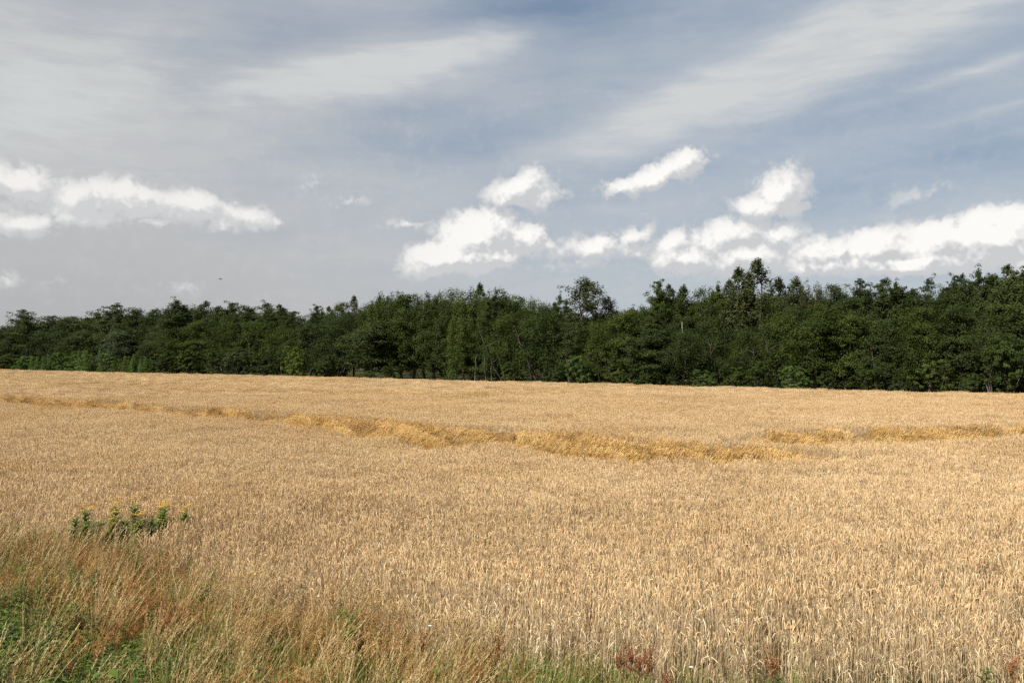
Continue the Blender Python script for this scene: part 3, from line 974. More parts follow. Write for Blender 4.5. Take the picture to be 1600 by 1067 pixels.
# x, height of tip, width, kind, variant, leaves, metres behind the edge, label
TALL = [
    (-95, 506, 66, 'layered', 1, 'dark', 8, None), (-45, 500, 66, 'round', 1, 'dark', 8, None),
    (10, 505, 48, 'round', 0, 'dark', 7, 'small rounded dark tree at the left end of the wood'),
    (37, 486, 44, 'layered', 0, 'dark', 10, 'knobbly dark tree with a bump above the leftmost treetops'),
    (78, 494, 52, 'layered', 1, 'dark', 9, 'low dark tree just right of the leftmost bump in the treetops'),
    (112, 489, 58, 'round', 2, 'dark', 8, 'broad dark rounded crown behind the pale thicket'),
    (150, 490, 48, 'layered', 2, 'dark', 10, 'dark ragged crown in the dip before the left hump of the wood'),
    (180, 477, 54, 'layered', 0, 'dark', 8, 'highest knobbly tree of the left hump of the wood'),
    (212, 481, 46, 'airy', 0, 'dark', 10, 'dark twin topped tree right of the left hump'),
    (240, 484, 44, 'layered', 1, 'dark', 9, 'dark tree with a flat ragged top among the left treetops'),
    (277, 471, 52, 'layered', 2, 'dark', 8, 'tall dark tree with two small tips above the left wood'),
    (300, 480, 40, 'airy', 1, 'dark', 11, 'slim dark tree standing next to the pointed one'),
    (321, 472, 44, 'layered', 1, 'dark', 10, 'pointed dark tree below the flying bird'),
    (360, 474, 48, 'layered', 0, 'dark', 12, 'dark tree with a spiky tip at the start of the jagged row'),
    (386, 476, 42, 'airy', 2, 'dark', 11, 'dark spiky tree in the middle of the jagged row'),
    (418, 475, 46, 'layered', 2, 'dark', 12, 'dark spiky tree near the end of the jagged row'),
    (438, 477, 42, 'layered', 1, 'dark', 10, 'last tree of the jagged row before the dip in the skyline'),
    (472, 490, 46, 'round', 1, 'dark', 8, 'low rounded tree in the dip of the skyline'),
    (494, 479, 30, 'layered', 0, 'dark', 12, 'small dark pointed tree in the dip of the skyline'),
    (514, 480, 28, 'layered', 1, 'dark', 12, 'little flat topped dark tree beside the twin tips'),
    (538, 465, 40, 'round', 2, 'mid', 10, 'rounded tree with a thin twig rising above the dip'),
    (553, 461, 20, 'spire', 0, 'birch', 11, 'thin upright spire beside the rounded tree left of the central mass'),
    (582, 464, 60, 'willow', 1, 'mid', 7, 'round topped tree at the left shoulder of the central mass'),
    (612, 452, 58, 'brush', 1, 'mid', 8, 'brushy poplar with pale green top on the left of the central mass'),
    (645, 451, 66, 'round', 2, 'mid', 8, 'tall round tree over the dark gap, light green on top'),
    (678, 451, 52, 'brush', 0, 'mid', 9, 'bushy poplar in the middle of the central mass'),
    (706, 448, 62, 'willow', 0, 'mid', 9, 'tree with rounded tufted top left of the highest tip'),
    (738, 447, 56, 'brush', 2, 'mid', 8, 'dense poplar in the centre of the wood'),
    (750, 441, 26, 'spire', 1, 'mid', 10, 'thin tip that rises highest out of the central poplars'),
    (778, 445, 54, 'brush', 0, 'mid', 8, 'bushy poplar right of the highest central tip'),
    (806, 454, 58, 'round', 0, 'mid', 9, 'round tree at the right shoulder of the central mass'),
    (832, 462, 44, 'brush', 2, 'mid', 8, 'lower poplar where the central mass slopes down'),
    (858, 472, 46, 'round', 0, 'mid', 9, 'low pale green crown in the saddle right of the poplars'),
    (874, 463, 26, 'layered', 2, 'dark', 12, 'small dark tree leaning beside the tall open one'),
    (917, 433, 74, 'airy', 1, 'birch', 8, 'tall open tree with a knobbly top standing alone above the wood'),
    (950, 462, 34, 'airy', 0, 'birch', 10, 'lower shoulder tree right of the tall open one'),
    (976, 478, 48, 'round', 2, 'mid', 8, 'low round crown right of the tall open tree'),
    (1002, 472, 46, 'round', 1, 'dark', 9, 'round crown just left of the twin topped tree'),
    (1031, 441, 38, 'layered', 0, 'mid', 8, 'tree with a narrow tip, first of a close pair'),
    (1047, 446, 34, 'layered', 1, 'mid', 9, 'second tree of a close pair, slightly lower'),
    (1068, 443, 34, 'spire', 2, 'mid', 9, 'narrow green tree between the close pair and the broad top'),
    (1100, 440, 62, 'round', 0, 'mid', 8, 'broad tree with a wide rounded top left of the birches'),
    (1122, 448, 36, 'layered', 2, 'mid', 9, 'lower right part of the broad rounded group'),
    (1140, 436, 30, 'spire', 0, 'birch', 9, 'short birch on the left flank of the birch group'),
    (1155, 416, 42, 'spire', 1, 'birch', 8, 'second highest birch, pointed and open'),
    (1170, 424, 30, 'spire', 2, 'birch', 10, 'slim birch squeezed between the two tallest'),
    (1184, 403, 50, 'spire', 0, 'birch', 8, 'tallest tree of the whole wood, a pointed birch'),
    (1217, 432, 36, 'spire', 1, 'birch', 9, 'birch leaning right of the tallest one'),
    (1244, 430, 40, 'spire', 2, 'birch', 9, 'feathery tree, left of a bushy topped group'),
    (1264, 435, 44, 'brush', 1, 'birch', 9, 'bushy topped tree with many fine shoots'),
    (1281, 444, 30, 'brush', 2, 'dark', 10, 'small rounded shoulder of the bushy topped group'),
    (1306, 442, 44, 'airy', 2, 'dark', 9, 'dark tree with flat tiers, alone in a dip'),
    (1346, 440, 46, 'layered', 0, 'dark', 7, 'dark layered alder, left one of a pair'),
    (1381, 437, 56, 'layered', 1, 'dark', 7, 'dark layered alder, right and broader one of a pair'),
    (1400, 444, 36, 'layered', 2, 'mid', 9, 'green shoulder tree right of the layered pair'),
    (1419, 454, 28, 'spire', 0, 'light', 9, 'small light green tip in the dip'),
    (1436, 460, 42, 'round', 1, 'mid', 8, 'low rounded tree in the dip before the right end rise'),
    (1451, 438, 38, 'layered', 2, 'dark', 8, 'dark tree with a cross shaped tip'),
    (1474, 441, 40, 'round', 2, 'dark', 9, 'dark round topped tree right of the cross shaped tip'),
    (1492, 432, 30, 'layered', 0, 'dark', 9, 'dark narrow tree, left of two close tips'),
    (1504, 430, 30, 'layered', 1, 'dark', 10, 'dark narrow tree, right of two close tips'),
    (1529, 425, 46, 'layered', 2, 'dark', 8, 'dark broad pointed alder near the right end'),
    (1553, 432, 34, 'layered', 0, 'mid', 9, 'tree with a small tip beside the last tall alder'),
    (1576, 416, 58, 'layered', 1, 'dark', 7, 'last tall dark alder at the right end of the wood'),
    (1602, 426, 48, 'layered', 2, 'dark', 9, 'dark alder cut by the right edge of the view'),
    (1650, 424, 70, 'layered', 0, 'dark', 8, None), (1700, 430, 70, 'round', 1, 'dark', 8, None), (1750, 424, 70, 'layered', 1, 'dark', 8, None),
]
LOW = [
    (-70, 530, 80, 'willow', 0, 'dark', 3, None), (-20, 538, 70, 'round', 1, 'dark', 2.5, None),
    (28, 520, 62, 'round', 0, 'dark', 4, 'dark tree over the left end of the pale thicket'),
    (66, 515, 60, 'willow', 1, 'dark', 5, 'dull green tree just behind the pale thicket'),
    (132, 512, 56, 'round', 1, 'dark', 5, 'dark round tree above the middle of the pale thicket'),
    (190, 513, 62, 'round', 2, 'blue', 4, 'greyish green round tree under the left hump'),
    (232, 520, 50, 'round', 0, 'dark', 4, 'dark tree between the greyish one and the domed ones'),
    (270, 509, 60, 'willow', 2, 'mid', 4, 'domed mid green tree, first left of the domed row'),
    (316, 498, 70, 'round', 1, 'mid', 5, 'broad domed tree below the pointed trees'),
    (352, 500, 66, 'willow', 0, 'mid', 4, 'broad green dome reaching down to the wheat'),
    (398, 498, 70, 'round', 2, 'mid', 5, 'green dome under the jagged row of trees'),
    (440, 508, 58, 'willow', 1, 'mid', 4, 'dome of paler leaves behind the bright bush'),
    (482, 500, 66, 'round', 0, 'dark', 4, 'dark green dome right behind the bright bush'),
    (528, 488, 78, 'willow', 2, 'dark', 3.5, 'large dark green dome left of the deep shade'),
    (580, 492, 84, 'round', 1, 'dark', 4, 'dark round tree at the edge of the deep shade'),
    (628, 486, 60, 'round', 2, 'mid', 7, 'tree with lit leaves over the deep shade'),
    (664, 500, 50, 'willow', 0, 'dark', 9, 'dark tree set back in the deepest shade'),
    (724, 492, 44, 'brush', 2, 'mid', 5, 'narrow tree above the pale bare trunks'),
    (790, 482, 72, 'willow', 1, 'mid', 3.0, 'big willow dome, leafy down to the ground, left half'),
    (842, 470, 80, 'willow', 0, 'willow', 3.5, 'big rounded willow dome in the middle of the wood edge'),
    (893, 500, 62, 'round', 0, 'dark', 3.5, 'dark tree at the foot of the tall open one'),
    (938, 496, 60, 'willow', 2, 'mid', 3.5, 'green rounded tree right below the tall open one'),
    (985, 478, 70, 'round', 1, 'mid', 4, 'rounded tree with even mid green leaves'),
    (1026, 500, 56, 'layered', 2, 'dark', 4, 'dark tree with bare level boughs near the ground'),
    (1082, 488, 66, 'round', 2, 'dark', 6, 'dark tree behind the dead white stem'),
    (1067, 513, 76, 'willow', 1, 'dark', 2.2, 'low dark tree that hides the foot of the dead white stem'),
    (1120, 492, 60, 'willow', 0, 'dark', 4, 'dark rounded tree at the foot of the broad rounded group'),
    (1175, 508, 66, 'willow', 0, 'mid', 3, 'bushy tree with paler leaves under the tallest birch'),
    (1222, 482, 76, 'willow', 1, 'mid', 3.5, 'large green dome right of the tallest birch'),
    (1275, 470, 80, 'round', 1, 'mid', 4, 'largest green dome below the dark tiered tree'),
    (1322, 478, 64, 'round', 0, 'mid', 4.5, 'green tree filling the gap left of the layered pair'),
    (1372, 500, 66, 'round', 2, 'dark', 3.5, 'dark dense tree at the foot of the layered pair'),
    (1418, 482, 60, 'willow', 2, 'mid', 4.5, 'tree with light flecked leaves right of the layered pair'),
    (1450, 472, 62, 'round', 2, 'mid', 5, 'sunlit round tree under the cross shaped tip'),
    (1500, 470, 78, 'round', 1, 'dark', 4, 'big dark tree under the two close tips'),
    (1550, 480, 66, 'willow', 2, 'dark', 3.5, 'dark tree behind the pale bush at the right end'),
    (1600, 470, 70, 'round', 0, 'dark', 4, 'dark tree cut by the right edge, lower storey'),
    (1660, 480, 90, 'round', 2, 'dark', 4, None), (1730, 490, 90, 'willow', 1, 'dark', 4, None),
]
BUSH = [
    (-60, 556, 60, 'sapling', 0, 'light', 0, None),
    (12, 557, 44, 'bush', 0, 'mid', 0, 'low green bush at the left end of the field edge'),
    (40, 556, 40, 'bush', 1, 'light', .4, 'light bush before the pale thicket begins'),
    (70, 554, 34, 'sapling', 0, 'light', 0, 'first clump of the pale thicket from its left end'),
    (96, 551, 38, 'bush', 1, 'light', .4, 'pale upright clump in the left half of the thicket'),
    (120, 549, 38, 'bush', 0, 'light', 0, 'pale clump in the middle of the thicket'),
    (145, 544, 38, 'sapling', 0, 'light', .3, 'tallest and brightest clump of the pale thicket'),
    (172, 552, 38, 'bush', 2, 'light', 0, 'bushy clump right of the brightest one'),
    (198, 552, 36, 'sapling', 2, 'mid', .3, 'darker clump near the right end of the thicket'),
    (218, 554, 32, 'sapling', 0, 'light', .2, 'last pale clump at the right end of the thicket'),
    (255, 553, 44, 'bush', 2, 'mid', 0, 'rounded bush under the domed trees, left one'),
    (296, 548, 46, 'bush', 0, 'mid', .3, 'rounded bush with even green leaves below the bird'),
    (335, 552, 42, 'bush', 1, 'dark', 0, 'dull dark bush at the foot of the green domes'),
    (372, 550, 44, 'bush', 2, 'blue', .3, 'greyish bush at the foot of the green domes'),
    (414, 555, 42, 'bush', 0, 'dark', 0, 'dark bush left of the bright yellow green one'),
    (462, 541, 48, 'bush', 1, 'yellow', -.4, 'bright yellow green bush standing out at the field edge'),
    (508, 552, 46, 'bush', 2, 'dark', 0, 'dark bush right of the bright yellow green one'),
    (606, 572, 26, 'bush', 0, 'mid', .2, 'tiny light bush in front of the deep shade'),
    (706, 578, 20, 'bush', 1, 'light', .1, 'tiny bright sprig at the foot of the pale trunks'),
    (800, 566, 40, 'bush', 0, 'mid', 0, 'low bush right of the pale bare trunks'),
    (868, 568, 40, 'bush', 2, 'dark', 0, 'dark low bush in front of the big willow dome'),
    (905, 556, 48, 'bush', 1, 'light', .3, 'fresh green bush below the tall open tree'),
    (962, 562, 48, 'bush', 0, 'mid', 0, 'rounded low bush right of the fresh green one'),
    (1008, 574, 36, 'bush', 2, 'dark', 0, 'small dark bush left of the bare level boughs'),
    (1100, 578, 48, 'bush', 1, 'light', 0, 'low fresh green bush under the broad rounded group'),
    (1150, 574, 40, 'bush', 0, 'mid', .2, 'low bush at the foot of the birches'),
    (1190, 562, 50, 'bush', 2, 'mid', 0, 'rounded bush just under the tallest birch'),
    (1240, 572, 50, 'bush', 1, 'light', 0, 'low bush with fresh green leaves below the large dome'),
    (1296, 580, 40, 'bush', 0, 'dark', 0, 'low dark bush below the dark tiered tree'),
    (1356, 578, 44, 'bush', 2, 'mid', .2, 'light sprayed bush at the foot of the layered pair'),
    (1404, 584, 36, 'bush', 0, 'dark', 0, 'small dark bush right of the light sprayed one'),
    (1462, 562, 74, 'bush', 1, 'mid', 0, 'wide low dome of a bush near the right end'),
    (1515, 582, 46, 'bush', 2, 'dark', .2, 'dark low bush between the wide dome and the pale bush'),
    (1578, 524, 84, 'bush', 0, 'willow', 0, 'large rounded green bush at the right end of the wood'),
    (1650, 560, 80, 'bush', 1, 'dark', 0, None),
]
OUT_LABELS = ['layered alder carrying the wood on past its left end, the farther one', 'round tree just past the left end of the wood',
    'third tall alder past the right end of the wood', 'round tall tree past the right end of the wood', 'tall alder farthest out past the right end of the wood',
    'low willow farthest out past the left end of the wood', 'low round tree just past the left end of the wood',
    'low round tree just past the right end of the wood', 'low willow farthest out past the right end of the wood',
    'pale thicket carrying on past the left end of the field edge', 'dark bush carrying on past the right end of the field edge']
for lst, g, nm, cat in ((TALL, G1, 'tree', 'tree'), (LOW, G2, 'tree', 'tree'), (BUSH, G2, 'bush', 'bush')):
    for (x, yt, w_, kd, vr, mt, dp, lb) in lst:
        if lb is None:
            lb = OUT_LABELS.pop(0)
        plant_tree(x, yt, w_ * {id(TALL): 1.4, id(LOW): 1.45}.get(id(lst), 1.25), kd, vr, mt, dp, lb, g, nm, cat)


def build_wood_mass():
    """the wood behind its edge: nobody could count what shows between the front trees"""
    rng = np.random.default_rng(77)
    protos = []
    for kd, vr, mt in (('round', 0, 'dark'), ('willow', 1, 'dark'), ('layered', 2, 'dark'), ('round', 2, 'dark')):
        protos.append(tree_meshes(kd, vr, mt)[0])
    P = []
    for dep in (7, 10.5, 14, 18, 23, 29, 36, 45, 56):
        x = -260.0
        while x < 1850:
            X, Y = wood_point(x + rng.uniform(-8, 8), dep + rng.uniform(-1, 1))
            P.append((X, Y, x, dep)); x += 2.9 * 1300 / Y * (1 + dep / 60)
    P = np.array(P)
    n = len(P)
    ytop = np.interp(P[:, 2], [-260, 0, 40, 180, 330, 440, 480, 550, 600, 800, 860, 960, 1010, 1100, 1200, 1300, 1340, 1420, 1500, 1600, 1850],
                     [512, 512, 500, 488, 484, 486, 500, 478, 462, 458, 482, 488, 476, 456, 446, 462, 452, 466, 450, 436, 442])
    Ht = CAM_Z + (551 - ytop) / 1300 * P[:, 1]
    sz = Ht / 11 * rng.uniform(.82, 1.0, n)
    sx = rng.uniform(.8, 1.1, n) * .9
    rot = np.zeros((n, 3)); rot[:, 2] = rng.uniform(0, 6.28, n)
    o = scatter('woodland', protos, np.stack([P[:, 0], P[:, 1], np.zeros(n)], 1), rot, np.stack([sx, sx, sz], 1), rng.integers(0, 4, n))
    tag(o, 'dark depth of the wood showing between the trees of its edge', 'woodland', kind='stuff')


build_wood_mass()


def bare_trunk(x, ytop, ybot_extra, rad, lean, mat, depth, label, cat='tree trunk', name='bare_trunk', limbs=2, seed=0):
    rng = np.random.default_rng(seed)
    X, Y = wood_point(x, depth)
    Ht = CAM_Z + (551 - ytop) / 1300 * Y
    root = bpy.data.objects.new(name, None); root.location = (X, Y, float(ground_z(X, Y)))
    COL.objects.link(root)
    tag(root, label, cat, 'pale stems showing in the wood')
    mb = MB()
    ts = np.linspace(0, 1, 8)
    w = np.cumsum(rng.normal(0, .05, (8, 2)), 0); w[0] = 0
    pts = np.stack([lean * Ht * ts + w[:, 0], w[:, 1], ts * Ht - .05], 1)
    mb.tube(pts, rad * (1 - .6 * ts), 8)
    link('stem', mb.mesh('stem', mat, True), root)
    for k in range(limbs):
        t = rng.uniform(.5, .95); b = np.array([np.interp(t, ts, pts[:, i]) for i in range(3)])
        a = rng.choice([-1, 1]) * rng.uniform(.3, .9); L = rng.uniform(.4, .8)
        mb = MB(); e = b + np.array([math.sin(a) * L, rng.normal(0, .2), math.cos(a) * L])
        mb.tube([b, (b + e) / 2 + [0, 0, .08], e], rad * np.array([.45, .3, .1]), 5)
        link('limb', mb.mesh('limb', mat, True), root)


bare_trunk(1065, 502, 0, .05, .008, BARK_PALE, 4.6, 'dead white birch stem shining in the dark leaves left of the birches', limbs=2, seed=1)
bare_trunk(741, 556, 0, .05, .02, BARK_LIGHT, 2.6, 'pale slender trunk, left one of those below the central poplars', limbs=1, seed=2)
bare_trunk(758, 548, 0, .055, -.015, BARK_LIGHT, 2.8, 'pale trunk, middle one of those below the central poplars', limbs=2, seed=3)
bare_trunk(768, 560, 0, .045, .03, BARK_LIGHT, 2.6, 'pale leaning trunk, right one of those below the central poplars', limbs=1, seed=4)
bare_trunk(1020, 556, 0, .045, .01, BARK_LIGHT, 2.8, 'grey stem beside the bare level boughs', limbs=3, seed=5)


# a bird far off over the wood
def build_bird():
    m, p = material('dark_feathers')
    out = p.n('ShaderNodeOutputMaterial'); b = p.n('ShaderNodeBsdfPrincipled')
    tc = p.n('ShaderNodeTexCoord')
    p.put(b.inputs['Base Color'], p.mix(p.noise(tc.outputs['Object'], 12, 3), (.05, .045, .04), (.12, .11, .10)))
    b.inputs['Roughness'].default_value = .8
    p.t.links.new(b.outputs[0], out.inputs[0])
    Y = 110.0
    root = bpy.data.objects.new('bird', None)
    root.location = ((344 - 800) / 1300 * Y, Y, CAM_Z + (551 - 436) / 1300 * Y)
    root.rotation_euler = (0, R(6), R(25)); root.scale = (.8, .8, .8)
    COL.objects.link(root)
    tag(root, 'small dark bird gliding low above the left part of the wood', 'bird')
    mb = MB()
    xs = np.array([-.30, -.27, -.20, -.08, .06, .17, .23, .27, .31])
    rs = np.array([.012, .045, .035, .055, .06, .045, .036, .03, .004])
    mb.tube(np.stack([xs, 0 * xs, .02 * np.sin(xs * 6)], 1), rs, 8)
    link('body', mb.mesh('body', m, True), root)
    for s in (-1, 1):
        mb = MB()
        sp = np.array([0, .12, .25, .38, .48]) * s
        lead = np.array([.10, .13, .10, .03, -.06]); tr_ = np.array([-.08, -.07, -.07, -.09, -.09]); zz = np.array([.02, .07, .10, .10, .07])
        V = []
        for i in range(5):
            V += [(lead[i], sp[i], zz[i]), (tr_[i], sp[i], zz[i] - .01), (tr_[i], sp[i], zz[i] - .022), (lead[i], sp[i], zz[i] - .03)]
        F = []
        for i in range(4):
            for k in range(4):
                F.append([4 * i + k, 4 * i + (k + 1) % 4, 4 * i + 4 + (k + 1) % 4, 4 * i + 4 + k])
        F.append([16, 17, 18, 19])
        mb.add(V, F)
        link('wing', mb.mesh('wing', m), root)
    mb = MB()
    mb.add([(-.26, -.02, 0), (-.42, -.07, 0), (-.42, .07, 0), (-.26, .02, 0), (-.26, -.02, .012), (-.42, -.07, .008), (-.42, .07, .008), (-.26, .02, .012)],
           [[0, 1, 2, 3], [7, 6, 5, 4], [0, 4, 5, 1], [1, 5, 6, 2], [2, 6, 7, 3]])
    link('tail', mb.mesh('tail', m), root)


build_bird()

# ------------------------------------------------------------------ the grassy verge
GRASS_DRY = leafy('dry_grass', [(.26, .150, .055), (.44, .29, .115), (.60, .44, .20), (.76, .62, .36)], rough=.5, trans=.2, tcol=(1, 1, .9), noise_scale=1.2, noise_amt=.5, inst_amt=.4)[0]
GRASS_RED = leafy('reddish_panicles', [(.27, .095, .031), (.41, .175, .056), (.52, .28, .092), (.64, .44, .19)], rough=.6, trans=.2, tcol=(1, 1, .9), noise_scale=.9, noise_amt=.6, inst_amt=.45)[0]
GRASS_GREEN = leafy('green_grass', [(.055, .080, .014), (.10, .135, .022), (.17, .19, .040), (.34, .30, .10)], rough=.45, trans=.3, noise_scale=1.5, noise_amt=.45, inst_amt=.35)[0]
HERB = leafy('herb_leaves', [(.040, .068, .010), (.075, .115, .016), (.115, .165, .024), (.17, .22, .045)], rough=.4, trans=.3, noise_scale=2.0, noise_amt=.45, inst_amt=.35)[0]
STEM_GREEN = leafy('green_stems', [(.05, .08, .02), (.10, .13, .04)], trans=0, objrand=False)[0]


def blade(mb, rng, x, y, H, w, lean, az, a, segs=5, droop=.6):
    d = np.array([math.cos(az), math.sin(az), 0]); sd = np.array([-d[1], d[0], 0])
    t = np.linspace(0, 1, segs)
    pts = np.array([x, y, 0]) + t[:, None] * [0, 0, H] + (lean * H * t ** 1.7)[:, None] * d
    pts[:, 2] -= droop * lean * H * .5 * t ** 3
    ww = w * np.array([.7, 1, .9, .6, .08])[:segs] if segs == 5 else w * (1 - t * .9)
    mb.ribbon(pts, ww, sd, a)
    return pts


def build_verge():
    rng = np.random.default_rng(31)
    dry, red, green, herb = [], [], [], []
    wind = .45                                   # the tall stalks lean to the east
    for i in range(6):                           # tall dry grass with a thin head
        mb = MB()
        for k in range(17):
            H = rng.uniform(.65, 1.1); az = rng.normal(0, .9); lean = abs(rng.normal(.30, .22))
            tone = float(np.clip(rng.normal(.5, .2), 0, 1))
            x, y = rng.uniform(-.13, .13, 2)
            d = np.array([math.cos(az), math.sin(az), 0])
            t = np.linspace(0, 1, 5)
            pts = np.array([x, y, 0]) + t[:, None] * [0, 0, H] + (lean * H * t ** 1.8)[:, None] * d
            mb.tube(pts, np.linspace(.0036, .0016, 5), 3, tone)
            nh = rng.integers(5, 9)
            for q in range(nh):                  # spikelets along the top
                tt = 1 - .20 * q / nh
                b = np.array([np.interp(tt, t, pts[:, c]) for c in range(3)])
                e = b + rng.normal(0, .012, 3) + np.array([0, 0, .03]) + d * .012
                mb.tube([b, (b + e) / 2, e], np.array([.001, .0038, .0006]), 3, float(np.clip(tone + .1 + rng.normal(0, .1), 0, 1)))
        for k in range(9):
            blade(mb, rng, *rng.uniform(-.13, .13, 2), rng.uniform(.3, .6), .0035, rng.uniform(.3, 1.0), rng.normal(0, 1.6), float(np.clip(rng.normal(.45, .2), 0, 1)))
        dry.append(mb.mesh('dry_tuft', GRASS_DRY))
    for i in range(5):                           # bent with open reddish panicles
        mb = MB()
        for k in range(12):
            H = rng.uniform(.50, .85); az = rng.normal(0, 1.0); lean = abs(rng.normal(.22, .18))
            x, y = rng.uniform(-.14, .14, 2)
            d = np.array([math.cos(az), math.sin(az), 0]); t = np.linspace(0, 1, 4)
            pts = np.array([x, y, 0]) + t[:, None] * [0, 0, H] + (lean * H * t ** 1.8)[:, None] * d
            tone = float(np.clip(rng.normal(.5, .22), 0, 1))
            mb.tube(pts, np.linspace(.0022, .0009, 4), 3, .8)
            for q in range(26):
                tt = 1 - .34 * rng.random()
                b = np.array([np.interp(tt, t, pts[:, c]) for c in range(3)])
                a2 = rng.uniform(0, 2 * PI); L = (.02 + .075 * (1 - tt) / .34) * rng.uniform(.5, 1.1)
                e = b + np.array([math.cos(a2) * L, math.sin(a2) * L, L * .55])
                mb.tube([b, e], np.array([.0007, .0026]), 3, float(np.clip(tone + rng.normal(0, .12), 0, 1)))
        red.append(mb.mesh('panicle_tuft', GRASS_RED))
    for i in range(5):
        mb = MB()
        for k in range(34):
            blade(mb, rng, *rng.uniform(-.14, .14, 2), rng.uniform(.25, .72), rng.uniform(.0030, .0055), abs(rng.normal(.45, .3)), rng.uniform(0, 2 * PI), float(np.clip(rng.normal(.5, .22), 0, 1)))
        green.append(mb.mesh('green_tuft', GRASS_GREEN))
    for i in range(6):                           # creeping thistle and mugwort: leafy shoots
        mb = MB()
        for k in range(6):
            H = rng.uniform(.22, .55); x, y = rng.uniform(-.14, .14, 2); az0 = rng.uniform(0, 6.28)
            lean = rng.uniform(0, .25)
            top = np.array([x + lean * H * math.cos(az0), y + lean * H * math.sin(az0), H])
            b0 = np.array([x, y, 0.0])
            mb.tube([b0, (b0 + top) / 2, top], [.004, .003, .0015], 3, .3)
            nl = int(H * 42)
            P, Nn = [], []
            for q in range(nl):
                t = .12 + .88 * q / nl; az = q * 2.4 + rng.uniform(-.3, .3)
                L = rng.uniform(.045, .085) * (1.15 - .55 * t)
                dd = np.array([math.cos(az), math.sin(az), rng.uniform(.1, .5)])
                base = b0 + (top - b0) * t
                sd = np.array([-math.sin(az), math.cos(az), 0])
                pts = np.array([base, base + dd * L * .5, base + dd * L * .85 - [0, 0, L * .1], base + dd * L * 1.1 - [0, 0, L * .35]])
                mb.ribbon(pts, np.array([.003, .011, .008, .001]) * rng.uniform(.8, 1.3), sd, float(np.clip(rng.normal(.5, .2), 0, 1)))
        herb.append(mb.mesh('herb_tuft', HERB))

    # candidates on the verge
    sp = .13
    xs = np.arange(-19, 12, sp); ys = np.arange(2.2, 20, sp)
    X, Y = np.meshgrid(xs, ys)
    X = X.ravel() + rng.uniform(-.06, .06, X.size); Y = Y.ravel() + rng.uniform(-.06, .06, Y.size)
    e = edge_y(X)
    gap = e - Y                                   # metres in front of the wheat
    ok = (gap > -1.6) & (np.abs(X) < .66 * Y + 5)
    X, Y, gap = X[ok], Y[ok], gap[ok]
    n = len(X); u = rng.random(n)
    # how far each sort reaches: the herbs hold the near left corner
    px = 800 + 1300 * X / Y; py = 551 + 1300 * (CAM_Z - ground_z(X, Y) - .3) / Y
    corner = np.exp(-(((X + 5.6) / 1.7) ** 2 + ((Y - 8.6) / 1.7) ** 2)) + np.exp(-(((X + 7.6) / 2.0) ** 2 + ((Y - 10.2) / 1.9) ** 2)) * .9
    corner = corner * (.6 + .8 * vnoise(X * 1.1, Y * 1.1, 71))
    left = smooth(1.6, -1.5, X)
    nz = vnoise(X * .9, Y * .9, 72); nz2 = vnoise(X * 1.7, Y * 1.7, 73)
    inside = gap < 0
    sets = []
    m_h = (corner > .26) & (u < .20 + 1.0 * smooth(.25, .62, vnoise(X * 2.1, Y * 2.1, 74))) & ~inside
    m_h2 = ~inside & (corner <= .38) & (nz2 > .70) & (u < .35) & (left > .2)
    sets.append(('herbs', herb, m_h | m_h2, .6, 1.75, 'low leafy green weeds crowding the near left corner', 'weeds'))
    dens = np.clip((.30 + .55 * nz) * (.15 + .85 * left) * np.where(corner > .38, .30, 1) * np.where(inside, np.exp(gap * 1.6) * .7, 1), 0, 1)
    u2 = rng.random(n)
    tallok = smooth(7.2, 8.8, Y)
    sets.append(('dry_grass', dry, (u2 < dens * .27 * tallok * (1 - .75 * (nz2 > .62))), .75, 1.12, 'tall straw coloured grass leaning in front of the wheat', 'grass'))
    u3 = rng.random(n)
    dens_r = np.clip((nz2 - .25) * 1.2, 0, 1) * np.where(corner > .38, .12, 1) * (.10 + .90 * left) * np.where(inside, np.exp(gap * 2.5) * .5, 1)
    sets.append(('panicle_grass', red, u3 < dens_r * .55 * tallok * smooth(2.0, -1, X) + 0, .7, 1.1, 'fine grass with hazy reddish brown panicles along the field edge', 'grass'))
    u4 = rng.random(n)
    u4 = np.where((X < -6.5) & (gap < 2.5) & (nz > .40), u4 * .35, u4)
    g_d = np.where(corner > .38, .9, 1) * np.where(inside, .03 + .35 * (X < -8.2) * (gap > -1.0), .50 + .4 * (1 - nz)) * np.where(gap > .9, 1.0, .75) * (.12 + .88 * smooth(2.2, .2, X))
    sets.append(('green_grass', green, u4 < g_d, .6, 1.15, 'short green grass growing under the dry stalks', 'grass'))
    for nm, pr, msk, s0, s1, lab, cat in sets:
        k = np.where(msk)[0]
        m = len(k)
        rot = np.zeros((m, 3)); rot[:, 2] = rng.normal(0, .7, m) if nm in ('dry_grass', 'panicle_grass') else rng.uniform(0, 6.28, m)
        rot[:, 1] = rng.normal(.10, .10, m) if nm != 'herbs' else 0
        s = rng.uniform(s0, s1, m)
        if nm in ('dry_grass', 'panicle_grass'):
            s *= .62 + .38 * left[k]
        o = scatter(nm, pr, np.stack([X[k], Y[k], ground_z(X[k], Y[k])], 1), rot, np.stack([s, s, s], 1), rng.integers(0, len(pr), m))
        tag(o, lab, cat, kind='stuff')
        print(nm, m)


build_verge()


# ------------------------------------------------------------------ single plants at the field's edge
def petal_material(name, a, b_):
    return leafy(name, [a, b_], rough=.5, trans=.2, tcol=(1, 1, 1), noise_amt=.2, objrand=False)[0]


YELLOW = petal_material('yellow_florets', (.62, .36, .02), (.82, .55, .04))
RED = petal_material('red_dock_seed', (.20, .045, .028), (.40, .13, .07))
ORANGE = petal_material('rusty_dock_seed', (.30, .10, .035), (.50, .20, .075))
WHITE = petal_material('white_petals', (.70, .68, .62), (.82, .80, .76))


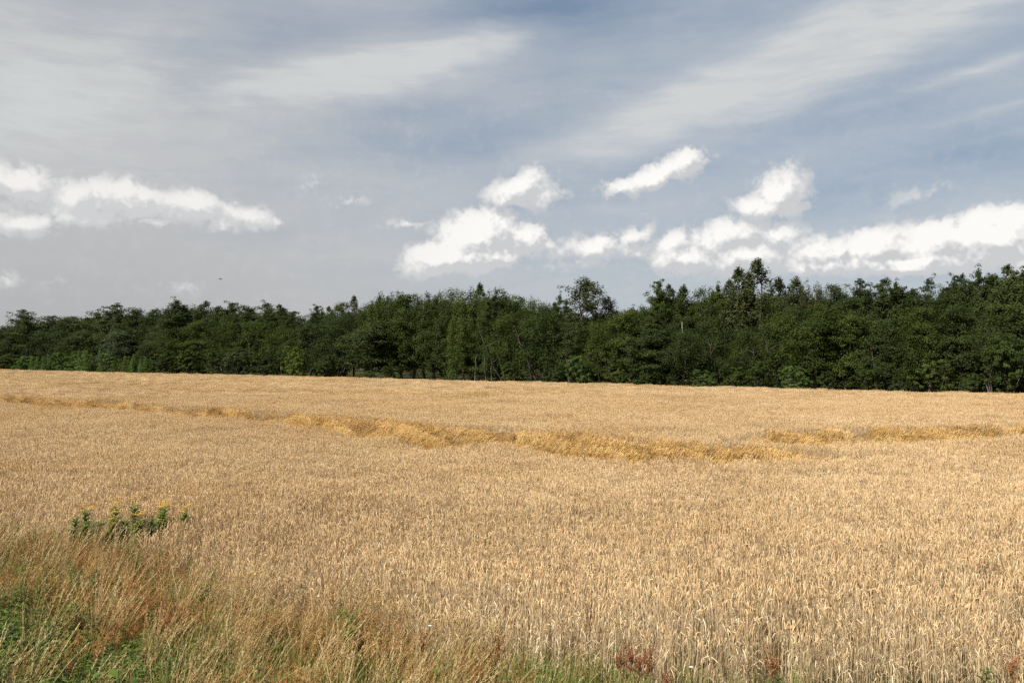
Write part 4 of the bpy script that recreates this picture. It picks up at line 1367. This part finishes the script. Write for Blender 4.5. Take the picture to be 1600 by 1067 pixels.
def at_px(x, y, z):
    """the spot on a level `z` that is seen at a place of the view"""
    d = (CAM_Z - z) * 1300 / (y - 551)
    return (x - 800) / 1300 * d, d


def before_wheat(x, y, z):
    X, Y = at_px(x, y, z)
    Yl = float(edge_y(X)) - .3
    if Y > Yl and z < .9:
        Y = Yl; X = (x - 800) / 1300 * Y
        z = CAM_Z - (y - 551) * Y / 1300
    return X, Y, z - float(ground_z(X, Y))


def weed(name, loc, H, seed, label, cat, group, top_mat, flower='umbel', leaf_mat=None, lean=0.0, branches=9, leafn=40, leafL=.09):
    rng = np.random.default_rng(seed)
    root = bpy.data.objects.new(name, None)
    root.location = (loc[0], loc[1], float(ground_z(*loc)))
    root.rotation_euler = (0, 0, rng.uniform(-.5, .5))
    COL.objects.link(root)
    tag(root, label, cat, group)
    t = np.linspace(0, 1, 6)
    pts = np.stack([lean * H * t ** 1.6 + .01 * np.sin(t * 9), .01 * np.cos(t * 7) - .01, t * H * .94], 1)
    mb = MB(); mb.tube(pts, np.linspace(.006, .003, 6), 5, .5)
    ends = []
    for k in range(branches):
        tt = rng.uniform(.62, .95); b = np.array([np.interp(tt, t, pts[:, c]) for c in range(3)])
        az = k * 2.4; L = H * rng.uniform(.06, .15)
        e = b + np.array([math.cos(az) * L * .6, math.sin(az) * L * .6, L])
        mb.tube([b, (b + e) / 2 + [0, 0, .01], e], [.0025, .002, .0016], 3, .6); ends.append((b, e))
    ends.append((pts[-2], pts[-1]))
    link('stem', mb.mesh('stem', STEM_GREEN), root)
    mb = MB()
    for q in range(leafn):
        tt = .08 + .80 * q / leafn; az = q * 2.4 + rng.uniform(-.3, .3)
        b = np.array([np.interp(tt, t, pts[:, c]) for c in range(3)])
        L = leafL * rng.uniform(.7, 1.3) * (1.25 - .6 * tt)
        dd = np.array([math.cos(az), math.sin(az), rng.uniform(.2, .7)]); sd = np.array([-math.sin(az), math.cos(az), 0])
        P = np.array([b, b + dd * L * .45, b + dd * L * .8 - [0, 0, L * .1], b + dd * L - [0, 0, L * .35]])
        mb.ribbon(P, np.array([.003, .014, .010, .001]) * (leafL / .09), sd, float(np.clip(rng.normal(.5, .2), 0, 1)))
    link('foliage', mb.mesh('foliage', leaf_mat or HERB), root)
    for i, (b, e) in enumerate(ends):
        if flower == 'umbel':                      # a flat cluster of small button heads
            mb = MB()
            for q in range(11):
                a = q * 2.4; r = .0085 * math.sqrt(q) * 1.8
                c = e + np.array([math.cos(a) * r, math.sin(a) * r, .006 + rng.normal(0, .002)])
                mb.tube([c, c + [0, 0, .005], c + [0, 0, .009]], [.004, .0135, .006], 6, float(rng.random()))
            link('flower_head', mb.mesh('flower_head', top_mat), root)
        elif flower == 'spike':                    # whorls of seed all along a branch
            mb = MB()
            n = 30
            e2 = e + (e - b) * rng.uniform(.5, 1.3)
            for q in range(n):
                c = b + (e2 - b) * (q / n); a = rng.uniform(0, 6.28); r = .011
                o_ = c + np.array([math.cos(a) * r, math.sin(a) * r, rng.uniform(-.004, .004)])
                mb.tube([o_ - [0, 0, .006], o_, o_ + [0, 0, .006]], [.001, .0062, .001], 4, float(rng.random()))
            link('seed_spike', mb.mesh('seed_spike', top_mat), root)
    return root


tansy = [
    (120, 800, 1.12, None, 'leafy green shoot without flowers at the left end of the yellow flowering clump'),
    (130, 808, 1.05, None, 'lower flowerless leafy shoot near the left end of the yellow clump'),
    (141, 790, 1.18, 1, 'yellow flowering plant, the leftmost of the clump with blossom'),
    (156, 808, 1.05, None, 'green leafy shoot between the two leftmost blossoms'),
    (173, 786, 1.20, 1, 'tall yellow flowering plant with orange tinted head, left middle of the clump'),
    (186, 803, 1.05, 1, 'shorter yellow flowering plant in front of the tall left one'),
    (196, 806, 1.00, None, 'leafy shoot in the middle of the yellow flowering clump'),
    (212, 805, 1.04, 1, 'low yellow flowering plant in the middle of the clump'),
    (219, 779, 1.22, 1, 'highest yellow flower of the clump'),
    (238, 804, 1.02, None, 'dark leafy shoot right of the highest yellow flower'),
    (249, 786, 1.16, 1, 'yellow flowering plant with dense leaves, right half of the clump'),
    (261, 794, 1.10, 1, 'yellow flowering plant with several small heads, right half of the clump'),
    (290, 794, 1.10, 1, 'rightmost yellow flower, standing apart in the wheat'),
]
for i, (x, y, H, fl, lb) in enumerate(tansy):
    X, Y = at_px(x, y, H)
    H += .10
    weed('flowering_weed' if fl else 'leafy_weed', (X, Y), H, 100 + i, lb, 'wild flower' if fl else 'weed', 'plants of the yellow flowering clump in the wheat', YELLOW,
         flower='umbel' if fl else 'none', lean=.12 * math.sin(i * 2.1), branches=4 if fl else 4, leafn=130, leafL=.19)
for i, (x, y, H, lb) in enumerate([(26, 808, .98, 'green thistle like weed alone near the left edge of the view'), (100, 862, .8, 'green weed standing in the dry grass below the yellow clump'),
                                   (330, 872, .8, 'dark leafy weed in the bent grass right of the yellow clump'), (22, 828, .8, 'lower green weed at the left edge of the view'),
                                   (382, 935, .55, 'green weed at the foot of the bent grass, centre left'), (1100, 1050, .35, 'small green weed in front of the wheat stems, centre right'),
                                   (1212, 1042, .5, 'yellowish green weed below the wheat, right of the red dock'), (1532, 1022, .6, 'green weed among the bare wheat stems near the right corner')]):
    X, Y, H = before_wheat(x, y, H)
    weed('leafy_weed', (X, Y), H, 200 + i, lb, 'weed', 'single weeds at the field edge', YELLOW, flower='none', branches=4, leafn=46, leafL=.12 if H > .6 else .09, lean=.05)
dock = [
    (525, 893, .92, ORANGE, 'rusty dock plant rising in front of the wheat, the tallest one, centre left'),
    (518, 918, .80, ORANGE, 'rusty dock plant just below the tallest one'),
    (410, 965, .60, ORANGE, 'rust brown dock plant in the bent grass left of the tallest one'),
    (660, 985, .55, ORANGE, 'rust brown dock plant beside the small white blossom'),
    (775, 990, .55, ORANGE, 'orange brown dock plant at the bottom centre, right of the white blossom'),
    (760, 1008, .50, ORANGE, 'low orange brown dock plant at the bottom centre'),
    (540, 1003, .50, ORANGE, 'rusty dock plant low in the grass below the tallest one'),
    (78, 880, .75, ORANGE, 'rust brown dock plant at the left in the dry grass'),
    (965, 1018, .55, RED, 'deep red dock plant, left one of the red group at the bottom'),
    (983, 1004, .62, RED, 'deep red dock plant, tallest of the red group at the bottom'),
    (1010, 1006, .62, RED, 'deep red dock plant, right one of the red group at the bottom'),
    (995, 1024, .52, RED, 'deep red dock plant, shortest in the middle of the red group'),
    (1036, 1050, .42, RED, 'deep red dock plant cut by the bottom edge'),
    (1200, 1020, .60, ORANGE, 'dull red dock plant between wheat stems right of the red group'),
    (1575, 1028, .60, ORANGE, 'dull red dock plant near the right corner'),
    (2, 790, .98, RED, 'dark red dock plant at the left edge of the view'),
]
for i, (x, y, H, mt, lb) in enumerate(dock):
    X, Y, H = before_wheat(x, y, H)
    weed('dock_plant', (X, Y), H, 300 + i, lb, 'dock plant', 'docks at the field edge', mt, flower='spike', branches=9, leafn=10, leafL=.10, lean=.03)


def blossom(x, y, z, seed, label):
    X, Y, hh = before_wheat(x, y, z)
    gz = float(ground_z(X, Y)); z = hh + gz
    root = bpy.data.objects.new('white_flower', None); root.location = (X, Y, gz); COL.objects.link(root)
    tag(root, label, 'wild flower', 'white blossoms in the grass')
    mb = MB(); h = z - gz
    mb.tube([(0, 0, 0), (.01, 0, h * .5), (0, 0, h)], [.003, .0025, .002], 4, .5)
    link('stem', mb.mesh('stem', STEM_GREEN), root)
    for k in range(5):
        a = k * 2 * PI / 5; d = np.array([math.cos(a), math.sin(a), 0]); sd = np.array([-d[1], d[0], 0])
        b = np.array([0, 0, h])
        mb = MB()
        mb.ribbon(np.array([b, b + d * .010 + [0, 0, .006], b + d * .021 + [0, 0, .012], b + d * .026 + [0, 0, .010]]), np.array([.002, .007, .009, .003]), sd, .6)
        link('petal', mb.mesh('petal', WHITE), root)


blossom(672, 976, .55, 1, 'small white blossom in the reddish grass at the bottom centre')
blossom(498, 930, .60, 2, 'small white blossom on a stalk in front of the tallest rusty dock')
blossom(1078, 1040, .50, 3, 'small whitish blossom in front of the wheat stems right of the red docks')


# a few long pale stalks that lean out of the grass
def long_stalk(x0, y0, z0, x1, y1, z1, label):
    X0, Y0 = at_px(x0, y0, z0); X1, Y1 = at_px(x1, y1, z1)
    gz = float(ground_z(X0, Y0))
    mb = MB()
    a = np.array([0, 0, 0.0]); b = np.array([X1 - X0, Y1 - Y0, z1 - gz])
    t = np.linspace(0, 1, 7)
    P = a + t[:, None] * b; P[:, 2] += .14 * np.sin(t * PI) * np.linalg.norm(b) * .6
    mb.tube(P, np.linspace(.004, .0018, 7), 4, .95)
    for q in range(7):
        e = P[-1] * (1 - .02 * q) ; d = b / np.linalg.norm(b)
        mb.tube([e, e + d * .02 + [0, 0, .008], e + d * .035], [.001, .004, .001], 3, .9)
    o = link('grass_stalk', mb.mesh('grass_stalk', GRASS_DRY), None, (X0, Y0, gz))
    tag(o, label, 'grass stalk', 'long pale stalks leaning out of the grass')


long_stalk(412, 930, .2, 436, 862, .95, 'long pale straight stalk rising steeply out of the bent grass')
long_stalk(405, 985, .1, 470, 922, .5, 'pale stalk leaning far over near the first white blossom')
long_stalk(705, 1052, .05, 738, 980, .5, 'pale stalk leaning at the bottom centre')
long_stalk(485, 1062, .05, 540, 1012, .35, 'pale bent stalk low at the bottom, left of centre')
long_stalk(1335, 1062, .1, 1412, 1022, .35, 'pale stalk lying across the foot of the wheat at the right')
long_stalk(275, 905, .2, 312, 850, .85, 'long pale stalk bending right below the yellow flowering clump')
